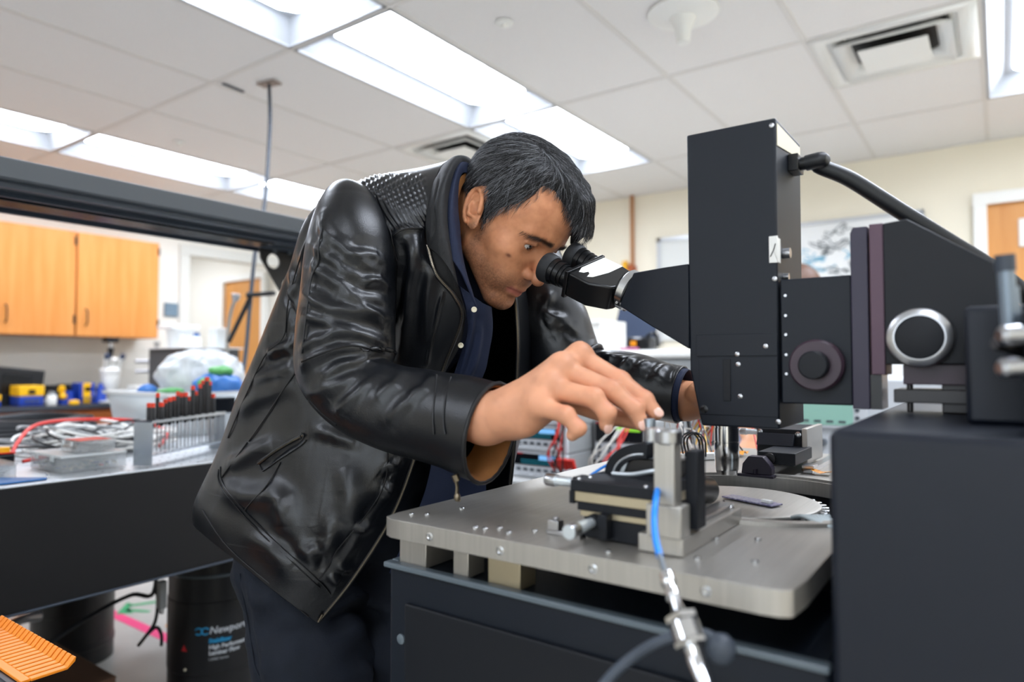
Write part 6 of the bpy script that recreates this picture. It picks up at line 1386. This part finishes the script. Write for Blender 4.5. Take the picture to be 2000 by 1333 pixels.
# tote with the plastic bag
tt = T('plastic_tote', 'large milky plastic tote behind the screwdriver rack', 'tote', (-2.72, 1.5, .9))
x0, x1, y0, y1 = -2.83, -2.42, 1.28, 1.70
def wallq(z0, z1, e0, e1, th=.003):
    mb = MB(); lo = [(x0-e0, y0-e0, z0), (x1+e0, y0-e0, z0), (x1+e0, y1+e0, z0), (x0-e0, y1+e0, z0)]; hi = [(x0-e1, y0-e1, z1), (x1+e1, y0-e1, z1), (x1+e1, y1+e1, z1), (x0-e1, y1+e1, z1)]
    return mb.add(lo+hi, [(i, (i+1) % 4, 4+(i+1) % 4, 4+i) for i in range(4)])
o = O('walls', wallq(.902, 1.058, 0, .022), MATS['clear_milky'], tt); s_ = o.modifiers.new('s', 'SOLIDIFY'); s_.thickness = .003
O('floor', MB().b2((x0, y0, .9015), (x1, y1, .905)), MATS['clear_milky'], tt)
o = O('rim', wallq(1.052, 1.062, .036, .036).b2((x0-.036, y0-.036, 1.060), (x1+.036, y0-.02, 1.064)).b2((x0-.036, y1+.02, 1.060), (x1+.036, y1+.036, 1.064)).b2((x0-.036, y0-.036, 1.060), (x0-.02, y1+.036, 1.064)).b2((x1+.02, y0-.036, 1.060), (x1+.036, y1+.036, 1.064)), MATS['lid_white'], tt, bev=.001); s_ = o.modifiers.new('s', 'SOLIDIFY'); s_.thickness = .003
tag(O('black_pouch', MB().b2((-2.36, 1.36, .985), (-2.33, 1.48, 1.045)), MATS['inst_black'], bev=.004), 'black strap end over the rim of the plastic tote', 'strap')
def blob(nm, c, r, amp, f, seed, m_, lab, cat):
    c = np.array(c); r = np.array(r)
    def fn(p):
        q = (p-c.astype(F4)); n_ = noise3(p.reshape(-1, 3), f, seed, 3).reshape(p.shape[:-1]); return sd_ell(q, (0, 0, 0), r)+(n_*amp).astype(F4)
    V_, F_ = surface(fn, c-r*1.35-.01, c+r*1.35+.01, .007, 4); o = OM(nm, V_, F_, m_); o.data.polygons.foreach_set('use_smooth', [False]*len(o.data.polygons)) if 'leaf' in nm else None
    return tag(o, lab, cat)
mat('bag_film', '#e4e8ea', .25, trans=.35, alpha=.85, spec=.6); 
blob('plastic_bag', (-2.66, 1.54, 1.12), (.14, .17, .10), .05, 14, 3, MATS['bag_film'], 'crumpled translucent plastic bag heaped in the tote', 'bag')
blob('blue_bag', (-2.47, 1.50, 1.085), (.06, .10, .05), .03, 22, 4, mat('blue_film', '#2f66a8', .35), 'blue plastic wrap beside the translucent bag in the tote', 'wrap')
blob('blue_pouch', (-2.68, 1.33, 1.06), (.03, .04, .03), .015, 30, 6, MATS['blue_film'], 'small blue packet at the left end of the tote', 'packet')
for i, (c, r) in enumerate((((-2.46, 1.50, 1.140), (.035, .05, .02)), ((-2.44, 1.42, 1.095), (.02, .03, .02)), ((-2.34, 1.69, 1.10), (.02, .04, .04)), ((-2.55, 1.35, 1.065), (.05, .05, .012)))):
    blob('green_wrap', c, r, .02, 40, 9+i, mat('green_film', '#4f9450', .4), ['bright green wrap on top of the blue wrap', 'small green scrap between the bags in the tote', 'green scrap at the right rim of the tote', 'flat green wrap at the front rim of the tote'][i], 'wrap')
# ============================================================ far counter, left wall
CZ = .888
def station(c, d, label, lay):
    x, y, z = c; a, b, h = d; t = T('soldering_station', label, 'soldering station', c)
    YL, BL = mat('esd_yellow', '#f2b90c', .4), mat('esd_blue', '#1c3fa0', .4)
    if lay == 'h':
        O('lower_case', MB().b2((x-a/2, y-b/2, z), (x+a/2, y+b/2, z+h*.48)), BL, t, bev=.006); O('upper_case', MB().b2((x-a/2, y-b/2-.002, z+h*.48), (x+a/2, y+b/2+.002, z+h)), YL, t, bev=.006)
    else:
        O('case', MB().b2((x-a/2, y-b/2, z), (x+a/2-.004, y+b/2, z+h)), BL, t, bev=.006); O('front', MB().b2((x+a/2-.004, y-b/2+.02, z+.004), (x+a/2+.003, y+b/2-.03, z+h)), YL, t, bev=.003)
    O('display', MB().b2((x+a/2, y-.02, z+h*.6), (x+a/2+.004, y+.02, z+h*.8)), MATS['inst_black'], t)
    for k in (-.03, .0, .03): O('knob', MB().cyl((x+a/2+.002, y+k, z+h*.25), (x+a/2+.014, y+k, z+h*.25), .009, n=12), MATS['key_dark'], t)
    return t
station((-5.34, 1.845, CZ), (.16, .145, .135), 'yellow and blue soldering station in front of the black monitor', 'h')
station((-5.36, 2.20, CZ), (.14, .10, .145), 'blue soldering station with a yellow front beside the bench microscope', 'v')
station((-5.32, 1.60, CZ), (.14, .14, .08), 'blue station cut off by the left edge of the photo', 'h')
mn = T('tilted_oscilloscope', 'black tilted oscilloscope behind the yellow and blue station', 'oscilloscope', (-5.5, 1.83, CZ))
O('case', MB().box((-5.50, 1.84, CZ+.135), (.10, .28, .23), Matrix.Rotation(-.12, 3, 'X')), MATS['cable_black'], mn, bev=.008); O('screen', MB().box((-5.448, 1.82, CZ+.14), (.006, .17, .13), Matrix.Rotation(-.12, 3, 'X')), MATS['inst_black'], mn); O('foot', MB().b2((-5.56, 1.72, CZ), (-5.44, 1.95, CZ+.04)), MATS['cable_black'], mn)
bt = T('white_bottle', 'white dispenser bottle with a grey cap on the dark countertop', 'bottle', (-5.24, 1.93, CZ))
O('body', MB().lathe([(0, .028), (.004, .030), (.06, .030), (.068, .026)], (-5.24, 1.955, CZ), (0, 0, 1), n=20), MATS['white_paint'], bt); O('cap', MB().lathe([(.068, .024), (.09, .022), (.092, .01)], (-5.24, 1.955, CZ), (0, 0, 1), n=20), MATS['inst_grey'], bt)
sp = T('sponge_stand', 'blue iron stand with a brass wool ball and a yellow top', 'iron stand', (-5.32, 2.07, CZ))
O('base', MB().b2((-5.40, 2.02, CZ), (-5.26, 2.13, CZ+.03)), MATS['esd_blue'], sp, bev=.004); O('holder', MB().lathe([(.03, .035), (.085, .03), (.09, .02)], (-5.36, 2.11, CZ), (0, 0, 1), n=20), MATS['esd_blue'], sp); O('wool', MB().ball((-5.27, 2.035, CZ+.055), .024, 12), MATS['yellow'], sp); O('tool', MB().cyl((-5.33, 2.05, CZ+.11), (-5.28, 2.03, CZ+.10), .022, n=14), MATS['esd_yellow'], sp)
tag(O('yellow_sponge', MB().b2((-5.19, 2.035, CZ), (-5.14, 2.09, CZ+.032)), MATS['esd_yellow'], bev=.008), 'yellow sponge at the front edge of the dark countertop', 'sponge')
tag(O('tangled_leads', (lambda mb: [mb.tube([(-5.52+r_.uniform(-.05, .08), 2.0+r_.uniform(-.05, .35), CZ+r_.uniform(.01, .13)) for _ in range(6)], .005, n=5, sub=5) for i in range(14)] and mb)(MB()), MATS['cable_black']), 'tangle of black leads along the back of the countertop', 'cables')['kind'] = 'stuff'
mc = T('bench_microscope', 'white stereo microscope with a black camera on the dark countertop', 'microscope', (-5.36, 2.40, CZ))
O('body', MB().lathe([(.07, .045), (.08, .052), (.20, .062), (.21, .062)], (-5.36, 2.38, CZ), (0, 0, 1), n=28), MATS['white_paint'], mc)
O('head', MB().lathe([(.21, .066), (.235, .070), (.26, .05)], (-5.36, 2.38, CZ), (0, 0, 1), n=28), MATS['white_paint'], mc)
for s in (-.04, .0, .04): O('tube', MB().cyl((-5.34, 2.38+s, CZ+.25), (-5.30, 2.38+s*1.3, CZ+.32), .020, n=16), MATS['white_paint'], mc)
for s in (-.04, .04): O('eyepiece', MB().cyl((-5.30, 2.38+s*1.3, CZ+.32), (-5.285, 2.38+s*1.4, CZ+.35), .017, n=16), MATS['slate'], mc)
O('camera_tube', MB().lathe([(.26, .022), (.33, .014), (.38, .020), (.40, .024)], (-5.36, 2.38, CZ), (0, 0, 1), n=20), MATS['inst_black'], mc); O('camera', MB().b2((-5.40, 2.335, CZ+.44), (-5.32, 2.42, CZ+.475)), MATS['inst_black'], mc, bev=.004); O('camera_neck', MB().cyl((-5.36, 2.38, CZ+.40), (-5.36, 2.38, CZ+.44), .016), MATS['satin'], mc)
O('ring_lamp', MB().cyl((-5.36, 2.38, CZ+.055), (-5.36, 2.38, CZ+.075), .045, n=24), MATS['inst_black'], mc); O('foot', MB().b2((-5.46, 2.30, CZ), (-5.27, 2.46, CZ+.02)), MATS['inst_grey'], mc, bev=.004); O('column', MB().cyl((-5.47, 2.38, CZ+.02), (-5.47, 2.38, CZ+.22), .015), MATS['satin'], mc)
tag(O('blue_cone', MB().lathe([(0, .045), (.004, .045), (.11, .022), (.14, .012)], (-5.31, 2.295, CZ), (0, 0, 1), n=20), MATS['esd_blue']), 'blue cone shaped bottle beside the bench microscope', 'bottle')
tag(O('white_dish', MB().lathe([(0, .04), (.003, .05), (.014, .055), (.012, .05)], (-5.21, 2.30, CZ), (0, 0, 1), n=24), MATS['white_paint']), 'small white dish at the edge of the countertop', 'dish')
bs = T('boom_stand', 'white twin rod boom stand reaching from the bench microscope', 'stand', (-5.25, 2.62, CZ))
O('base', MB().b2((-5.36, 2.50, CZ), (-5.20, 2.64, CZ+.12)), MATS['white_paint'], bs, bev=.006); O('knob', MB().cyl((-5.20, 2.545, CZ+.06), (-5.17, 2.545, CZ+.06), .022, n=20), MATS['inst_grey'], bs)
O('column', MB().cyl((-5.24, 2.66, CZ), (-5.24, 2.66, CZ+.42), .016), MATS['satin'], bs); O('finial', MB().cyl((-5.24, 2.66, CZ+.42), (-5.24, 2.66, CZ+.45), .022), MATS['satin'], bs)
for z in (.30, .225): O('rod', MB().cyl((-5.24, 2.50, CZ+z), (-5.10, 2.98, CZ+z), .014), MATS['satin'], bs)
O('clamp', MB().b2((-5.28, 2.62, CZ+.19), (-5.19, 2.71, CZ+.33)), MATS['white_paint'], bs, bev=.006); O('clamp', MB().b2((-5.16, 2.90, CZ+.19), (-5.06, 2.98, CZ+.33)), MATS['white_paint'], bs, bev=.006); O('lever', MB().cyl((-5.20, 2.68, CZ+.22), (-5.12, 2.74, CZ+.16), .012), MATS['white_paint'], bs)
# ---- dark cabinet with containers on it
dc = T('dark_cabinet', 'dark grey cabinet standing in front of the alcove, containers on top', 'cabinet', (-4.74, 2.66, 0))
O('body', MB().b2((-4.98, 2.47, 0), (-4.50, 2.88, 1.275)), mat('cab_dark', '#484b4e', .5), dc, bev=.004); O('door', MB().b2((-4.96, 2.462, .05), (-4.52, 2.47, 1.24)), MATS['cab_dark'], dc, bev=.002); O('door', MB().b2((-4.499, 2.49, .05), (-4.492, 2.86, 1.24)), MATS['cab_dark'], dc, bev=.002); O('top', MB().b2((-5.0, 2.45, 1.275), (-4.48, 2.90, 1.285)), MATS['lid_white'], dc, bev=.002)
c1 = T('round_tub', 'milky round tub on the dark cabinet under the white tray', 'tub', (-4.85, 2.62, 1.286))
O('body', MB().lathe([(0, .075), (.003, .08), (.12, .09)], (-4.84, 2.62, 1.286), (0, 0, 1), n=28), MATS['clear_milky'], c1); O('lid', MB().lathe([(.12, .095), (.13, .095), (.132, .06)], (-4.84, 2.62, 1.286), (0, 0, 1), n=28), MATS['lid_white'], c1)
tag(O('white_tray', MB().b2((-4.97, 2.52, 1.42), (-4.78, 2.74, 1.45)), MATS['lid_white'], bev=.006), 'white tray on top of the milky round tub', 'tray')
for i, (x, y, w_, h, l, cc) in enumerate(((-4.70, 2.60, .075, .08, 'white square container between the tub and the blue capped bottle', 'white_paint'), (-4.60, 2.78, .10, .13, 'milky square container behind the blue capped bottle', 'clear_milky'))):
    c_ = T('square_container', l, 'container', (x, y, 1.286)); O('body', MB().b2((x-w_/2, y-w_/2, 1.286), (x+w_/2, y+w_/2, 1.286+h)), MATS[cc], c_, bev=.006); O('lid', MB().b2((x-w_/2-.003, y-w_/2-.003, 1.286+h), (x+w_/2+.003, y+w_/2+.003, 1.296+h)), MATS['lid_white'], c_, bev=.003)
bb_ = T('capped_bottle', 'white bottle with a blue cap on the dark cabinet', 'bottle', (-4.60, 2.62, 1.286))
O('body', MB().lathe([(0, .030), (.06, .030), (.075, .018)], (-4.58, 2.60, 1.286), (0, 0, 1), n=20), MATS['lid_white'], bb_); O('cap', MB().lathe([(.075, .020), (.10, .020), (.102, .012)], (-4.58, 2.60, 1.286), (0, 0, 1), n=20), MATS['blue_film'], bb_)
tag(O('slate_strip', MB().box((-3.9, 2.75, 1.24), (.03, .05, .30), Matrix.Rotation(-.12, 3, 'X')).b2((-3.98, 2.68, 0), (-3.82, 2.84, 1.10)), MATS['slate'], bev=.003), 'upright slate strip on a stand beside the man', 'stand')
